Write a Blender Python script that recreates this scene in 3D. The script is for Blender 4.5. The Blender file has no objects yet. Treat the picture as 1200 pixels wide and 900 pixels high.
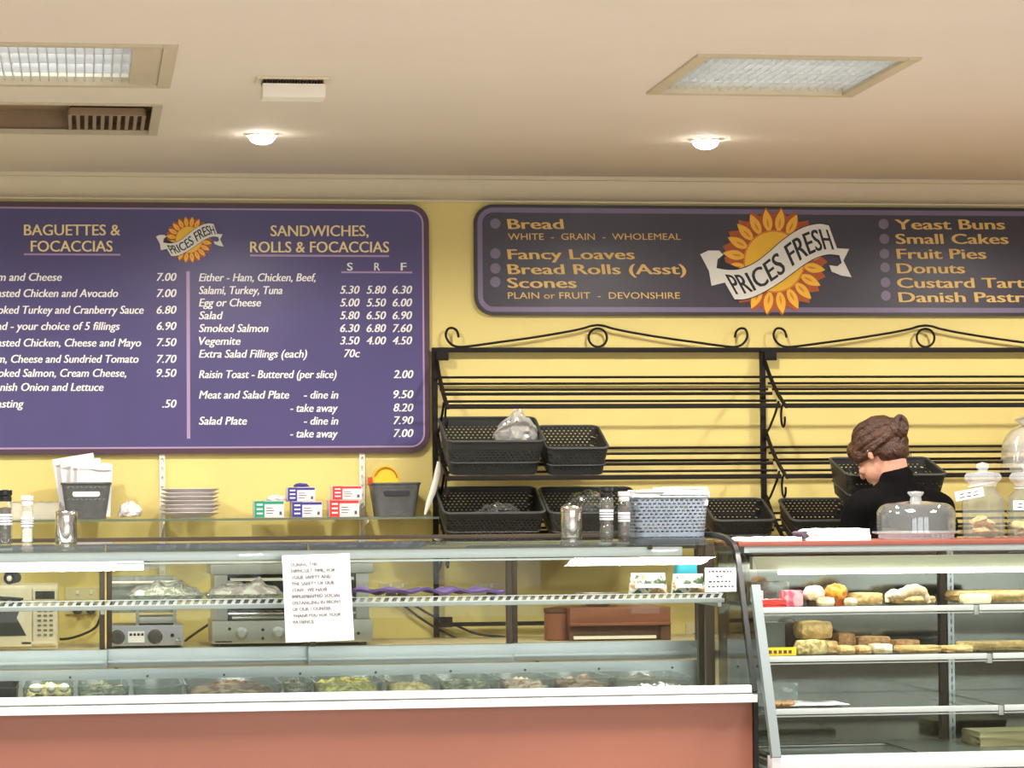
import bpy, bmesh, math, random
from math import pi, sin, cos, radians as R
from mathutils import Vector as V, Matrix, Quaternion, noise

S = bpy.context.scene
COL = S.collection
random.seed(7)

# ------------------------------------------------------------------ camera (measured from the vanishing points of the room)
FPX = 3400.0
EYE = 1.40
def _n(a): return V(a).normalized()
RX = _n(((FPX*FPX-6000)/500, -40, FPX))      # world X (along the back wall) as seen by the camera
RY = _n((-500, 150, FPX))                    # world Y (into the shop)
UP = RX.cross(RY) * 1.0
UP = -(RY.cross(RX))
cam_d = bpy.data.cameras.new('camera')
cam_d.sensor_width = 36.0
cam_d.lens = 36.0*FPX/1200.0
cam_d.clip_end = 100
cam = bpy.data.objects.new('camera', cam_d)
COL.objects.link(cam)
cr = V((RX.x, RY.x, UP.x)); cu = -V((RX.y, RY.y, UP.y)); cb = -V((RX.z, RY.z, UP.z))
cam.matrix_world = Matrix(((cr.x, cu.x, cb.x, 0), (cr.y, cu.y, cb.y, 0), (cr.z, cu.z, cb.z, EYE), (0, 0, 0, 1)))
S.camera = cam

S.view_settings.view_transform = 'Standard'
S.view_settings.look = 'None'
S.view_settings.exposure = 0.0
S.view_settings.gamma = 1.0
S.view_settings.use_curve_mapping = False
S.cycles.use_denoising = True
S.cycles.transparent_max_bounces = 40
S.cycles.max_bounces = 10
S.cycles.diffuse_bounces = 5
S.cycles.glossy_bounces = 5
S.cycles.transmission_bounces = 8
S.cycles.caustics_reflective = False
S.cycles.caustics_refractive = False
S.cycles.sample_clamp_indirect = 4.0

W = bpy.data.worlds.new('world'); S.world = W
W.use_nodes = True
W.node_tree.nodes['Background'].inputs[0].default_value = (0.85, 0.93, 1.0, 1)
W.node_tree.nodes['Background'].inputs[1].default_value = 1.0

WALL_Y = 11.2
CEIL_Z = 2.69
FRONT_Y = -3.2
XL, XR = -4.5, 9.0

def area(name, loc, rot, sx, sy, power, col=(1, 1, 1), spread=180):
    l = bpy.data.lights.new(name, 'AREA'); l.shape = 'RECTANGLE'; l.size = sx; l.size_y = sy
    l.energy = power; l.color = col; l.spread = R(spread)
    o = bpy.data.objects.new(name, l); COL.objects.link(o); o.location = loc; o.rotation_euler = rot
    return o
# daylight through the three shop windows behind the camera
DAY = 66
for wx in (-2.1, 1.9, 5.9):
    area('window_daylight', (wx, FRONT_Y-0.12, 1.55), (R(90), 0, 0), 3.3, 2.1, DAY, (0.93, 0.97, 1.0))
LAMP_WARM = (1.0, 0.94, 0.85)
LAMP_TROFFER = (1.0, 0.96, 0.9)
P_TROFFER, P_DOWN = 82, 19

def ray(px, py):
    d = V(((px-600)/FPX, (py-450)/FPX, 1.0))
    return V((d.dot(RX), d.dot(RY), d.dot(UP)))
def at(px, py, Y):                            # a measured picture point brought to its own depth
    r = ray(px, py); t = Y/r.y
    return V((r.x*t, Y, r.z*t+EYE))
def X(px, Y, py=500): return at(px, py, Y).x
def Z(py, Y, px=500): return at(px, py, Y).z
def PPM(Y): return 1.0/abs(X(600, Y)-X(601, Y))

# ------------------------------------------------------------------ materials
def lin(c): return c/12.92 if c <= 0.04045 else ((c+0.055)/1.055)**2.4
def rgb(r, g, b): return (lin(r/255), lin(g/255), lin(b/255), 1)
MATS = {}
def mat(name, col, rough=0.5, metal=0.0, spec=0.5, var=0.06, scale=8, bump=0.0, bscale=60, stretch=(1, 1, 1), emit=0, emitcol=None, coat=0, sub=0):
    m = bpy.data.materials.new(name); m.use_nodes = True
    nt = m.node_tree; b = nt.nodes['Principled BSDF']
    b.inputs['Roughness'].default_value = rough; b.inputs['Metallic'].default_value = metal
    b.inputs['Specular IOR Level'].default_value = spec
    b.inputs['Coat Weight'].default_value = coat
    tc = nt.nodes.new('ShaderNodeTexCoord'); mp = nt.nodes.new('ShaderNodeMapping'); mp.inputs['Scale'].default_value = stretch
    nt.links.new(tc.outputs['Object'], mp.inputs['Vector'])
    nz = nt.nodes.new('ShaderNodeTexNoise'); nz.inputs['Scale'].default_value = scale; nz.inputs['Detail'].default_value = 4
    nt.links.new(mp.outputs['Vector'], nz.inputs['Vector'])
    rp = nt.nodes.new('ShaderNodeValToRGB')
    rp.color_ramp.elements[0].position = 0.3; rp.color_ramp.elements[1].position = 0.7
    rp.color_ramp.elements[0].color = tuple(max(0, c*(1-var)) for c in col[:3])+(1,)
    rp.color_ramp.elements[1].color = tuple(min(1, c*(1+var)) for c in col[:3])+(1,)
    nt.links.new(nz.outputs['Fac'], rp.inputs['Fac']); nt.links.new(rp.outputs['Color'], b.inputs['Base Color'])
    if bump:
        n2 = nt.nodes.new('ShaderNodeTexNoise'); n2.inputs['Scale'].default_value = bscale; n2.inputs['Detail'].default_value = 3
        nt.links.new(mp.outputs['Vector'], n2.inputs['Vector'])
        bp = nt.nodes.new('ShaderNodeBump'); bp.inputs['Strength'].default_value = bump; bp.inputs['Distance'].default_value = 0.01
        nt.links.new(n2.outputs['Fac'], bp.inputs['Height']); nt.links.new(bp.outputs['Normal'], b.inputs['Normal'])
    if emit:
        b.inputs['Emission Color'].default_value = emitcol or col
        b.inputs['Emission Strength'].default_value = emit
    MATS[name] = m
    return m
def glass(name, tint=(0.925, 0.945, 0.93), ior=1.45, gain=1.0, rough=0.0, milky=0.0, milkcol=(0.8, 0.85, 0.85, 1)):
    m = bpy.data.materials.new(name); m.use_nodes = True
    nt = m.node_tree; nt.nodes.remove(nt.nodes['Principled BSDF']); out = nt.nodes['Material Output']
    tr = nt.nodes.new('ShaderNodeBsdfTransparent'); tr.inputs[0].default_value = tint+(1,)
    gl = nt.nodes.new('ShaderNodeBsdfGlossy'); gl.inputs['Roughness'].default_value = rough
    fr = nt.nodes.new('ShaderNodeFresnel'); fr.inputs['IOR'].default_value = ior
    mu = nt.nodes.new('ShaderNodeMath'); mu.operation = 'MULTIPLY'; mu.use_clamp = True; mu.inputs[1].default_value = gain
    ge = nt.nodes.new('ShaderNodeNewGeometry'); fo = nt.nodes.new('ShaderNodeMath'); fo.operation = 'SUBTRACT'; fo.inputs[0].default_value = 1.0
    nt.links.new(ge.outputs['Backfacing'], fo.inputs[1])      # the sheen sits on the outer faces only
    ff = nt.nodes.new('ShaderNodeMath'); ff.operation = 'MULTIPLY'; nt.links.new(fr.outputs[0], ff.inputs[0]); nt.links.new(fo.outputs[0], ff.inputs[1])
    nt.links.new(ff.outputs[0], mu.inputs[0])
    mx = nt.nodes.new('ShaderNodeMixShader'); nt.links.new(mu.outputs[0], mx.inputs[0]); nt.links.new(tr.outputs[0], mx.inputs[1]); nt.links.new(gl.outputs[0], mx.inputs[2])
    last = mx
    if milky:
        df = nt.nodes.new('ShaderNodeBsdfDiffuse'); df.inputs[0].default_value = milkcol
        m2 = nt.nodes.new('ShaderNodeMixShader'); m2.inputs[0].default_value = milky
        nt.links.new(mx.outputs[0], m2.inputs[1]); nt.links.new(df.outputs[0], m2.inputs[2]); last = m2
    nt.links.new(last.outputs[0], out.inputs[0])
    MATS[name] = m
    return m
def basket_mat(name, col, px=0.017, pz=0.011, zlo=0.02, zhi=0.105):
    """moulded plastic with staggered rows of real see-through holes"""
    m = mat(name, col, 0.45, var=0.12, scale=30)
    nt = m.node_tree; b = nt.nodes['Principled BSDF']; out = nt.nodes['Material Output']
    tc = nt.nodes.new('ShaderNodeTexCoord'); sp = nt.nodes.new('ShaderNodeSeparateXYZ'); nt.links.new(tc.outputs['Object'], sp.inputs[0])
    ad = nt.nodes.new('ShaderNodeMath'); ad.operation = 'ADD'; nt.links.new(sp.outputs[0], ad.inputs[0]); nt.links.new(sp.outputs[1], ad.inputs[1])
    cb_ = nt.nodes.new('ShaderNodeCombineXYZ'); nt.links.new(ad.outputs[0], cb_.inputs[0]); nt.links.new(sp.outputs[2], cb_.inputs[1])
    br = nt.nodes.new('ShaderNodeTexBrick'); br.inputs['Scale'].default_value = 1.0
    br.inputs['Brick Width'].default_value = px; br.inputs['Row Height'].default_value = pz; br.inputs['Mortar Size'].default_value = 0.0032
    br.inputs['Mortar Smooth'].default_value = 0.0
    br.offset = 0.5
    nt.links.new(cb_.outputs[0], br.inputs['Vector'])
    lo = nt.nodes.new('ShaderNodeMath'); lo.operation = 'GREATER_THAN'; lo.inputs[1].default_value = zlo; nt.links.new(sp.outputs[2], lo.inputs[0])
    hi = nt.nodes.new('ShaderNodeMath'); hi.operation = 'LESS_THAN'; hi.inputs[1].default_value = zhi; nt.links.new(sp.outputs[2], hi.inputs[0])
    iv = nt.nodes.new('ShaderNodeMath'); iv.operation = 'SUBTRACT'; iv.inputs[0].default_value = 1.0; nt.links.new(br.outputs['Fac'], iv.inputs[1])
    m1 = nt.nodes.new('ShaderNodeMath'); m1.operation = 'MULTIPLY'; nt.links.new(lo.outputs[0], m1.inputs[0]); nt.links.new(hi.outputs[0], m1.inputs[1])
    m2 = nt.nodes.new('ShaderNodeMath'); m2.operation = 'MULTIPLY'; nt.links.new(m1.outputs[0], m2.inputs[0]); nt.links.new(iv.outputs[0], m2.inputs[1])
    tr = nt.nodes.new('ShaderNodeBsdfTransparent'); mx = nt.nodes.new('ShaderNodeMixShader')
    nt.links.new(m2.outputs[0], mx.inputs[0]); nt.links.new(b.outputs[0], mx.inputs[1]); nt.links.new(tr.outputs[0], mx.inputs[2]); nt.links.new(mx.outputs[0], out.inputs[0])
    return m
def blotch(name, c1, c2, scale=40, rough=0.5, pos=(0.45, 0.55), bump=0.0, c3=None):
    m = mat(name, c1, rough, bump=bump, bscale=scale)
    rp = [n for n in m.node_tree.nodes if n.type == 'VALTORGB'][0]
    nz = [n for n in m.node_tree.nodes if n.type == 'TEX_NOISE'][0]; nz.inputs['Scale'].default_value = scale
    rp.color_ramp.elements[0].color = c1; rp.color_ramp.elements[1].color = c2
    rp.color_ramp.elements[0].position, rp.color_ramp.elements[1].position = pos
    if c3:
        e = rp.color_ramp.elements.new(min(0.99, pos[1]+0.1)); e.color = c3
    return m

mat('wall_yellow', rgb(229, 210, 132), 0.6, var=0.03, scale=3, bump=0.04, bscale=90)
mat("ceiling_paint", rgb(226, 216, 202), 0.8, var=0.015, scale=2)
mat('cornice_paint', rgb(222, 210, 182), 0.6, var=0.01)
mat('floor_tile', rgb(168, 163, 158), 0.35, var=0.08, scale=4)
mat('plain_wall', rgb(226, 220, 208), 0.7, var=0.02)
mat('white_paint', rgb(238, 234, 222), 0.45, var=0.02)
mat('menu_purple', rgb(72, 62, 116), 0.38, var=0.05, scale=5)
mat('menu_maroon', rgb(72, 44, 60), 0.4, var=0.04)
mat('menu_lilac', rgb(172, 144, 182), 0.4, var=0.02)
mat('board_black', rgb(34, 24, 30), 0.4, var=0.04)
mat('board_lilac', rgb(118, 104, 134), 0.4, var=0.03)
mat('board_plum', rgb(52, 44, 58), 0.38, var=0.06)
mat('bullet_grey', rgb(116, 106, 128), 0.4, var=0.03)
mat('letter_white', rgb(240, 238, 236), 0.5, var=0.0)
mat('letter_cream', rgb(245, 222, 160), 0.5, var=0.0)
mat('letter_gold', rgb(226, 186, 104), 0.5, var=0.02)
mat('letter_black', rgb(20, 18, 18), 0.5, var=0.0)
mat('letter_grey', rgb(92, 84, 92), 0.6, var=0.0)
mat('sun_rust', rgb(176, 84, 22), 0.5, var=0.1, scale=30)
mat('sun_yellow', rgb(246, 186, 48), 0.45, var=0.03)
mat('sun_orange', rgb(222, 128, 30), 0.45, var=0.05)
mat('sun_disc', rgb(243, 190, 40), 0.45, var=0.05, scale=12)
mat('ribbon_white', rgb(232, 230, 222), 0.5, var=0.02)
mat('iron_black', rgb(22, 16, 12), 0.6, spec=0.25, var=0.1)
mat('basket_line', rgb(30, 30, 30), 0.5)
basket_mat('basket_dark', rgb(52, 54, 52))
basket_mat('basket_black', rgb(34, 34, 35))
basket_mat('basket_grey', rgb(124, 134, 146), 0.0165, 0.0115, 0.012, 0.124)
mat('plastic_charcoal', rgb(60, 62, 60), 0.5, var=0.12, scale=40, bump=0.25, bscale=250)
mat('aluminium', rgb(196, 202, 204), 0.32, metal=0.85, var=0.02, stretch=(0.3, 6, 6))
mat('aluminium_white', rgb(212, 215, 218), 0.3, metal=0.1, var=0.02)
mat('aluminium_dull', rgb(168, 176, 176), 0.42, metal=0.5, var=0.03)
mat('aluminium_dark', rgb(104, 110, 106), 0.4, metal=0.4, var=0.04)
mat('housing_olive', rgb(128, 130, 112), 0.5, var=0.04)
mat('edge_green', rgb(96, 108, 88), 0.3, var=0.04)
mat('tape_amber', rgb(196, 130, 20), 0.4)
mat('frame_grey', rgb(108, 118, 119), 0.5, metal=0.2, var=0.03)
mat('chrome', rgb(225, 225, 225), 0.12, metal=1.0, var=0.02)
mat('steel_brushed', rgb(190, 190, 186), 0.33, metal=0.85, var=0.04, stretch=(1, 8, 8))
mat('brown_anodised', rgb(74, 62, 50), 0.4, metal=0.4, var=0.05)
mat('edge_black', rgb(22, 22, 24), 0.3, var=0.05)
mat('panel_red', rgb(150, 94, 75), 0.36, var=0.07, scale=2.2, stretch=(0.5, 1, 1.4))
mat('counter_red', rgb(132, 72, 60), 0.45, var=0.05)
mat('grey_panel', rgb(150, 156, 152), 0.4, metal=0.2, var=0.03)
mat('mirror_back', rgb(112, 112, 104), 0.08, metal=1.0, var=0.03)
mat('bench_beige', rgb(196, 180, 140), 0.5, var=0.04)
mat('tube_light', (1, 1, 1, 1), 0.5, emit=7.0, emitcol=(1, 0.98, 0.93, 1))
mat('lamp_disc', (1, 1, 1, 1), 0.5, emit=40.0, emitcol=(1, 0.95, 0.86, 1))
mat('troffer_tube', (1, 1, 1, 1), 0.5, emit=5.0, emitcol=(0.97, 1, 0.98, 1))
mat('frame_beige', rgb(196, 184, 156), 0.45, var=0.03)
mat('vent_brown', rgb(150, 126, 98), 0.6, var=0.04)
mat('vent_dark', rgb(60, 48, 38), 0.7, var=0.05)
mat('paper_white', rgb(226, 226, 229), 0.7, var=0.015, scale=20)
mat('china_white', rgb(222, 216, 214), 0.3, var=0.02)
mat('cloth_white', rgb(240, 238, 236), 0.9, var=0.03, bump=0.1)
mat('cloth_purple', rgb(88, 66, 120), 0.85, var=0.14, scale=60, bump=0.3)
mat('cloth_plum', rgb(80, 64, 82), 0.9, var=0.1)
mat('box_green', rgb(30, 150, 116), 0.5, var=0.04)
mat('box_purple', rgb(58, 52, 138), 0.5, var=0.04)
mat('box_red', rgb(214, 52, 48), 0.5, var=0.04)
mat('box_pale', rgb(226, 222, 226), 0.5, var=0.03)
mat('tape_yellow', rgb(240, 196, 24), 0.35, var=0.05)
mat('tape_red', rgb(200, 60, 30), 0.4)
mat('microwave_cream', rgb(214, 204, 176), 0.45, var=0.02)
mat('dark_window', rgb(52, 54, 52), 0.15, var=0.05)
mat('dial_dark', rgb(66, 66, 66), 0.35, var=0.1, scale=60)
mat('button_grey', rgb(110, 108, 100), 0.5)
mat('appliance_blue_grey', rgb(160, 162, 172), 0.4, metal=0.3, var=0.03)
mat('wood_brown', rgb(132, 80, 54), 0.45, var=0.15, scale=5, stretch=(1, 4, 8))
mat('wood_dark', rgb(88, 56, 40), 0.5, var=0.15, scale=5, stretch=(1, 4, 8))
mat('cable_black', rgb(40, 34, 28), 0.5)
mat('switch_plate', rgb(214, 200, 156), 0.5)
mat('skin', rgb(214, 160, 136), 0.5, var=0.05, scale=25)
mat('hair_brown', rgb(66, 39, 22), 0.42, var=0.75, scale=55, bump=0.7, bscale=160)
mat('shirt_black', rgb(9, 8, 9), 0.9, spec=0.1, var=0.15, scale=30, bump=0.1)
mat('trouser_black', rgb(26, 26, 30), 0.9, var=0.1)
mat('shoe_black', rgb(24, 22, 22), 0.5)
mat('cyan_card', rgb(70, 190, 214), 0.5)
mat('foil', rgb(214, 214, 208), 0.22, metal=0.9, var=0.1, bump=0.9, bscale=45)
blotch('herb_food', rgb(120, 110, 70), rgb(226, 214, 186), 45, bump=0.6)
blotch('salad_green', rgb(112, 116, 54), rgb(182, 172, 100), 60, bump=0.8)
blotch('salad_yellow', rgb(160, 142, 84), rgb(206, 190, 134), 50, bump=0.7)
blotch('meat_brown', rgb(92, 72, 58), rgb(150, 128, 108), 30, bump=0.7)
blotch('meat_pink', rgb(124, 98, 84), rgb(190, 172, 152), 35, bump=0.7)
blotch('grey_green_food', rgb(66, 72, 58), rgb(132, 134, 112), 45, bump=0.8)
blotch('egg', rgb(226, 220, 180), rgb(240, 236, 208), 8, rough=0.35)
blotch('packet_print', rgb(60, 84, 50), rgb(238, 236, 226), 34, pos=(0.42, 0.5), c3=rgb(180, 140, 90))
blotch('muffin_orange', rgb(190, 110, 24), rgb(232, 164, 56), 40, bump=0.5)
blotch('cake_cream', rgb(214, 190, 150), rgb(244, 234, 210), 30, bump=0.5)
blotch('pastry_tan', rgb(170, 134, 78), rgb(220, 192, 136), 60, pos=(0.25, 0.75), bump=0.6)
blotch('pastry_brown', rgb(110, 78, 48), rgb(178, 136, 90), 70, pos=(0.25, 0.75), bump=0.6)
blotch('loaf_crust', rgb(146, 118, 70), rgb(204, 178, 120), 55, pos=(0.25, 0.75), bump=0.5)
mat('board_beige', rgb(186, 170, 132), 0.6, var=0.08, scale=6, stretch=(1, 6, 6))
glass('plastic_smoke', tint=(0.72, 0.76, 0.75), ior=1.45, gain=2.0, rough=0.1, milky=0.05)
mat('basket_mid', rgb(92, 94, 93), 0.5, var=0.15, scale=40, bump=0.3, bscale=250)
blotch('cookie', rgb(206, 168, 100), rgb(236, 206, 140), 50, bump=0.5)
blotch('packet_pink', rgb(206, 84, 112), rgb(236, 170, 178), 30)
mat('cup_brown', rgb(86, 62, 44), 0.7, var=0.1)
mat('cup_orange', rgb(196, 92, 40), 0.6)
mat('sign_yellow', rgb(250, 214, 40), 0.5)
mat('grey_block', rgb(126, 136, 136), 0.5, var=0.1)
mat('dark_cake', rgb(70, 62, 52), 0.6, var=0.2, scale=40, bump=0.4)
mat('spice_pepper', rgb(60, 50, 42), 0.7, var=0.5, scale=150)
mat('spice_pale', rgb(206, 198, 180), 0.7, var=0.3, scale=150)
mat('tub_black', rgb(40, 42, 44), 0.4)
glass('glass_clear')
glass('glass_door', tint=(0.86, 0.88, 0.85), gain=0.8)
glass('glass_shelf', tint=(0.93, 0.97, 0.95), gain=0.8)
glass('glass_jar', tint=(0.95, 0.97, 0.96), ior=1.5, gain=2.2, milky=0.05)
glass('glass_dome', tint=(0.97, 0.98, 0.98), ior=1.5, gain=2.0, milky=0.04)
glass('glass_milky', tint=(0.95, 0.96, 0.97), ior=1.5, gain=2.5, milky=0.22, milkcol=(0.85, 0.88, 0.9, 1))
glass('plastic_clear', tint=(0.9, 0.93, 0.93), ior=1.45, gain=2.0, rough=0.12, milky=0.06)
glass('plastic_bag', tint=(0.9, 0.9, 0.88), ior=1.5, gain=2.2, rough=0.15, milky=0.3, milkcol=(0.9, 0.9, 0.87, 1))
glass('louvre_panel', tint=(0.9, 0.95, 0.95), ior=1.4, gain=1.0, rough=0.2, milky=0.12)

# ------------------------------------------------------------------ mesh helpers
def frame_of(d, up=V((0, 0, 1))):
    d = d.normalized()
    if abs(d.dot(up)) > 0.98: up = V((0, 1, 0))
    a = d.cross(up).normalized(); b = a.cross(d).normalized()
    return a, b
class MB:
    """collects shapes into one mesh"""
    def __init__(s): s.bm = bmesh.new(); s.mi = 0
    def _take(s, t):
        for f in t.faces: f.material_index = s.mi
        me = bpy.data.meshes.new('t'); t.to_mesh(me); t.free(); s.bm.from_mesh(me); bpy.data.meshes.remove(me)
        return s
    def mat(s, i): s.mi = i; return s
    def box(s, c, size, rot=None, bev=0.0, seg=2):
        t = bmesh.new()
        M = Matrix.LocRotScale(V(c), rot.to_quaternion() if rot is not None and not isinstance(rot, Quaternion) else rot, V(size))
        bmesh.ops.create_cube(t, size=1, matrix=M)
        if bev: bmesh.ops.bevel(t, geom=list(t.edges), offset=min(bev, min(size)*0.45), segments=seg, affect='EDGES', profile=0.7)
        return s._take(t)
    def span(s, a, b, bev=0.0, seg=2):
        a, b = V(a), V(b)
        return s.box((a+b)/2, [abs(b[i]-a[i]) for i in range(3)], bev=bev, seg=seg)
    def cyl(s, p0, p1, r0, r1=None, seg=20, bev=0.0):
        r1 = r0 if r1 is None else r1
        p0, p1 = V(p0), V(p1); d = p1-p0
        t = bmesh.new()
        q = V((0, 0, 1)).rotation_difference(d.normalized())
        bmesh.ops.create_cone(t, cap_ends=True, segments=seg, radius1=r0, radius2=r1, depth=d.length, matrix=Matrix.Translation((p0+p1)/2) @ q.to_matrix().to_4x4())
        if bev: bmesh.ops.bevel(t, geom=[e for e in t.edges if len(e.link_faces) == 2 and e.calc_face_angle() > 1.0], offset=bev, segments=2, affect='EDGES')
        return s._take(t)
    def tube(s, pts, r, seg=8, closed=False, flat=None):
        pts = [V(p) for p in pts]; n = len(pts); t = bmesh.new(); rings = []
        a = None
        for i, p in enumerate(pts):
            if closed: d = pts[(i+1) % n]-pts[i-1]
            else: d = pts[min(i+1, n-1)]-pts[max(i-1, 0)]
            d = d.normalized()
            if a is None: a, b = frame_of(d)
            else:
                a = (a-d*a.dot(d)).normalized(); b = a.cross(d).normalized()
            ri = r[i] if isinstance(r, (list, tuple)) else r
            fb = flat or 1.0
            rings.append([t.verts.new(p+a*cos(2*pi*k/seg)*ri+b*sin(2*pi*k/seg)*ri*fb) for k in range(seg)])
        for i in range(n if closed else n-1):
            r0, r1 = rings[i], rings[(i+1) % n]
            for k in range(seg):
                try: t.faces.new((r0[k], r0[(k+1) % seg], r1[(k+1) % seg], r1[k]))
                except ValueError: pass
        if not closed:
            t.faces.new(rings[0][::-1]); t.faces.new(rings[-1])
        bmesh.ops.recalc_face_normals(t, faces=t.faces)
        return s._take(t)
    def lathe(s, prof, c=(0, 0, 0), seg=28, axis=None):
        t = bmesh.new(); c = V(c); rings = []
        q = V((0, 0, 1)).rotation_difference(V(axis).normalized()) if axis is not None else Quaternion()
        for (r, z) in prof:
            if r < 1e-6: rings.append([t.verts.new(c+q @ V((0, 0, z)))])
            else: rings.append([t.verts.new(c+q @ V((r*cos(2*pi*k/seg), r*sin(2*pi*k/seg), z))) for k in range(seg)])
        for a, b in zip(rings, rings[1:]):
            for k in range(seg):
                k2 = (k+1) % seg
                if len(a) == 1 and len(b) == 1: continue
                if len(a) == 1: t.faces.new((a[0], b[k2], b[k]))
                elif len(b) == 1: t.faces.new((a[k], a[k2], b[0]))
                else: t.faces.new((a[k], a[k2], b[k2], b[k]))
        for ring in (rings[0], rings[-1]):
            if len(ring) > 1 and prof[0] != prof[-1]: t.faces.new(ring)
        bmesh.ops.recalc_face_normals(t, faces=t.faces)
        return s._take(t)
    def prism(s, poly, axis, d0, d1, bev=0.0):
        """poly in the two other axes; axis 'x': (y,z), 'y': (x,z), 'z': (x,y)"""
        def mk(p, d): return V((d, p[0], p[1])) if axis == 'x' else V((p[0], d, p[1])) if axis == 'y' else V((p[0], p[1], d))
        t = bmesh.new(); A = [t.verts.new(mk(p, d0)) for p in poly]; B = [t.verts.new(mk(p, d1)) for p in poly]; n = len(poly)
        fa = [t.faces.new(A), t.faces.new(B[::-1])]
        for i in range(n): t.faces.new((A[i], B[i], B[(i+1) % n], A[(i+1) % n]))
        bmesh.ops.recalc_face_normals(t, faces=t.faces)
        if bev: bmesh.ops.bevel(t, geom=list(fa[0].edges)+list(fa[1].edges), offset=bev, segments=2, affect='EDGES')
        return s._take(t)
    def strip(s, prof, th, axis, d0, d1):
        """an open profile line given thickness th and extruded (bent sheets, curved panes)"""
        n = len(prof); off = []
        for i in range(n):
            a = V(prof[max(i-1, 0)]); b = V(prof[min(i+1, n-1)]); d = (b-a).normalized(); off.append(V((-d.y, d.x))*th)
        poly = [V(p) for p in prof]+[V(prof[i])+off[i] for i in reversed(range(n))]
        t = bmesh.new()
        def mk(p, d): return V((d, p[0], p[1])) if axis == 'x' else V((p[0], d, p[1])) if axis == 'y' else V((p[0], p[1], d))
        A = [t.verts.new(mk(p, d0)) for p in poly]; B = [t.verts.new(mk(p, d1)) for p in poly]; m = len(poly)
        for i in range(m): t.faces.new((A[i], B[i], B[(i+1) % m], A[(i+1) % m]))
        for i in range(n-1):
            t.faces.new((A[i], A[i+1], A[m-2-i], A[m-1-i])); t.faces.new((B[i], B[i+1], B[m-2-i], B[m-1-i]))
        bmesh.ops.recalc_face_normals(t, faces=t.faces)
        return s._take(t)
    def ball(s, c, r, seg=16, rot=None, nz=0.0, ns=8.0, seed=0.0):
        r = (r, r, r) if isinstance(r, (int, float)) else r
        t = bmesh.new(); bmesh.ops.create_uvsphere(t, u_segments=seg, v_segments=max(6, seg*2//3), radius=1)
        M = Matrix.LocRotScale(V(c), rot.to_quaternion() if rot is not None else None, V(r))
        for v in t.verts:
            k = 1+nz*noise.noise(v.co*ns*0.25+V((seed, seed*1.7, 0))) if nz else 1
            v.co = M @ (v.co*k)
        return s._take(t)
    def caps(s, p0, p1, r0, r1=None, seg=14):
        r1 = r0 if r1 is None else r1
        p0, p1 = V(p0), V(p1); d = p1-p0; L = d.length; n = 6; prof = []
        for i in range(n+1): a = -pi/2+pi/2*i/n; prof.append((max(0, r0*cos(a)) if i else 0, r0*sin(a)))
        for i in range(n+1): a = pi/2*i/n; prof.append((max(0, r1*cos(a)) if i < n else 0, L+r1*sin(a)))
        return s.lathe(prof, p0, seg, axis=d)
    def sheet(s, fn, nu, nv, th):
        """fn(u,v)->point; thick sheet"""
        t = bmesh.new(); P = [[fn(i/nu, j/nv) for j in range(nv+1)] for i in range(nu+1)]
        def nrm(i, j):
            a = P[min(i+1, nu)][j]-P[max(i-1, 0)][j]; b = P[i][min(j+1, nv)]-P[i][max(j-1, 0)]
            return a.cross(b).normalized()
        A = [[t.verts.new(P[i][j]) for j in range(nv+1)] for i in range(nu+1)]
        B = [[t.verts.new(P[i][j]-nrm(i, j)*th) for j in range(nv+1)] for i in range(nu+1)]
        for i in range(nu):
            for j in range(nv):
                t.faces.new((A[i][j], A[i+1][j], A[i+1][j+1], A[i][j+1])); t.faces.new((B[i][j], B[i][j+1], B[i+1][j+1], B[i+1][j]))
        for i in range(nu):
            t.faces.new((A[i][0], B[i][0], B[i+1][0], A[i+1][0])); t.faces.new((A[i][nv], A[i+1][nv], B[i+1][nv], B[i][nv]))
        for j in range(nv):
            t.faces.new((A[0][j], A[0][j+1], B[0][j+1], B[0][j])); t.faces.new((A[nu][j], B[nu][j], B[nu][j+1], A[nu][j+1]))
        bmesh.ops.recalc_face_normals(t, faces=t.faces)
        return s._take(t)
    def build(s, name, m, parent=None, loc=(0, 0, 0), rot=None, shift=None, smooth=38):
        """link as ONE mesh object; shift: subtract this point (meshes written in room coordinates)"""
        me = bpy.data.meshes.new(name)
        if shift is not None: bmesh.ops.translate(s.bm, verts=s.bm.verts, vec=-V(shift))
        s.bm.to_mesh(me); s.bm.free()
        for x in (m if isinstance(m, (list, tuple)) else [m]): me.materials.append(MATS[x])
        if smooth:
            me.polygons.foreach_set('use_smooth', [True]*len(me.polygons)); me.set_sharp_from_angle(angle=R(smooth))
        o = bpy.data.objects.new(name, me); COL.objects.link(o)
        o.location = loc
        if rot is not None: o.rotation_euler = rot
        if parent is not None: o.parent = parent
        return o
def tag(o, label, cat, group=None, kind=None):
    o['label'] = label; o['category'] = cat
    if group: o['group'] = group
    if kind: o['kind'] = kind
    return o
def thing(name, label, cat, loc=(0, 0, 0), rot=(0, 0, 0), group=None):
    o = bpy.data.objects.new(name, None); COL.objects.link(o); o.empty_display_size = 0.05
    o.location = loc; o.rotation_euler = rot
    return tag(o, label, cat, group)
def struct(name, mb, m, **k):
    o = mb.build(name, m, **k); o['kind'] = 'structure'; return o
def clone(o, loc=None, rot=None, label=None, parent=None):
    c = o.copy(); COL.objects.link(c)
    if parent is not None: c.parent = parent
    if loc is not None: c.location = loc
    if rot is not None: c.rotation_euler = rot
    if label: c['label'] = label
    for ch in [x for x in o.children]: clone(ch, parent=c)
    return c
def evaluated(o):
    dg = bpy.context.evaluated_depsgraph_get(); dg.update()
    return bpy.data.meshes.new_from_object(o.evaluated_get(dg))
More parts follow.
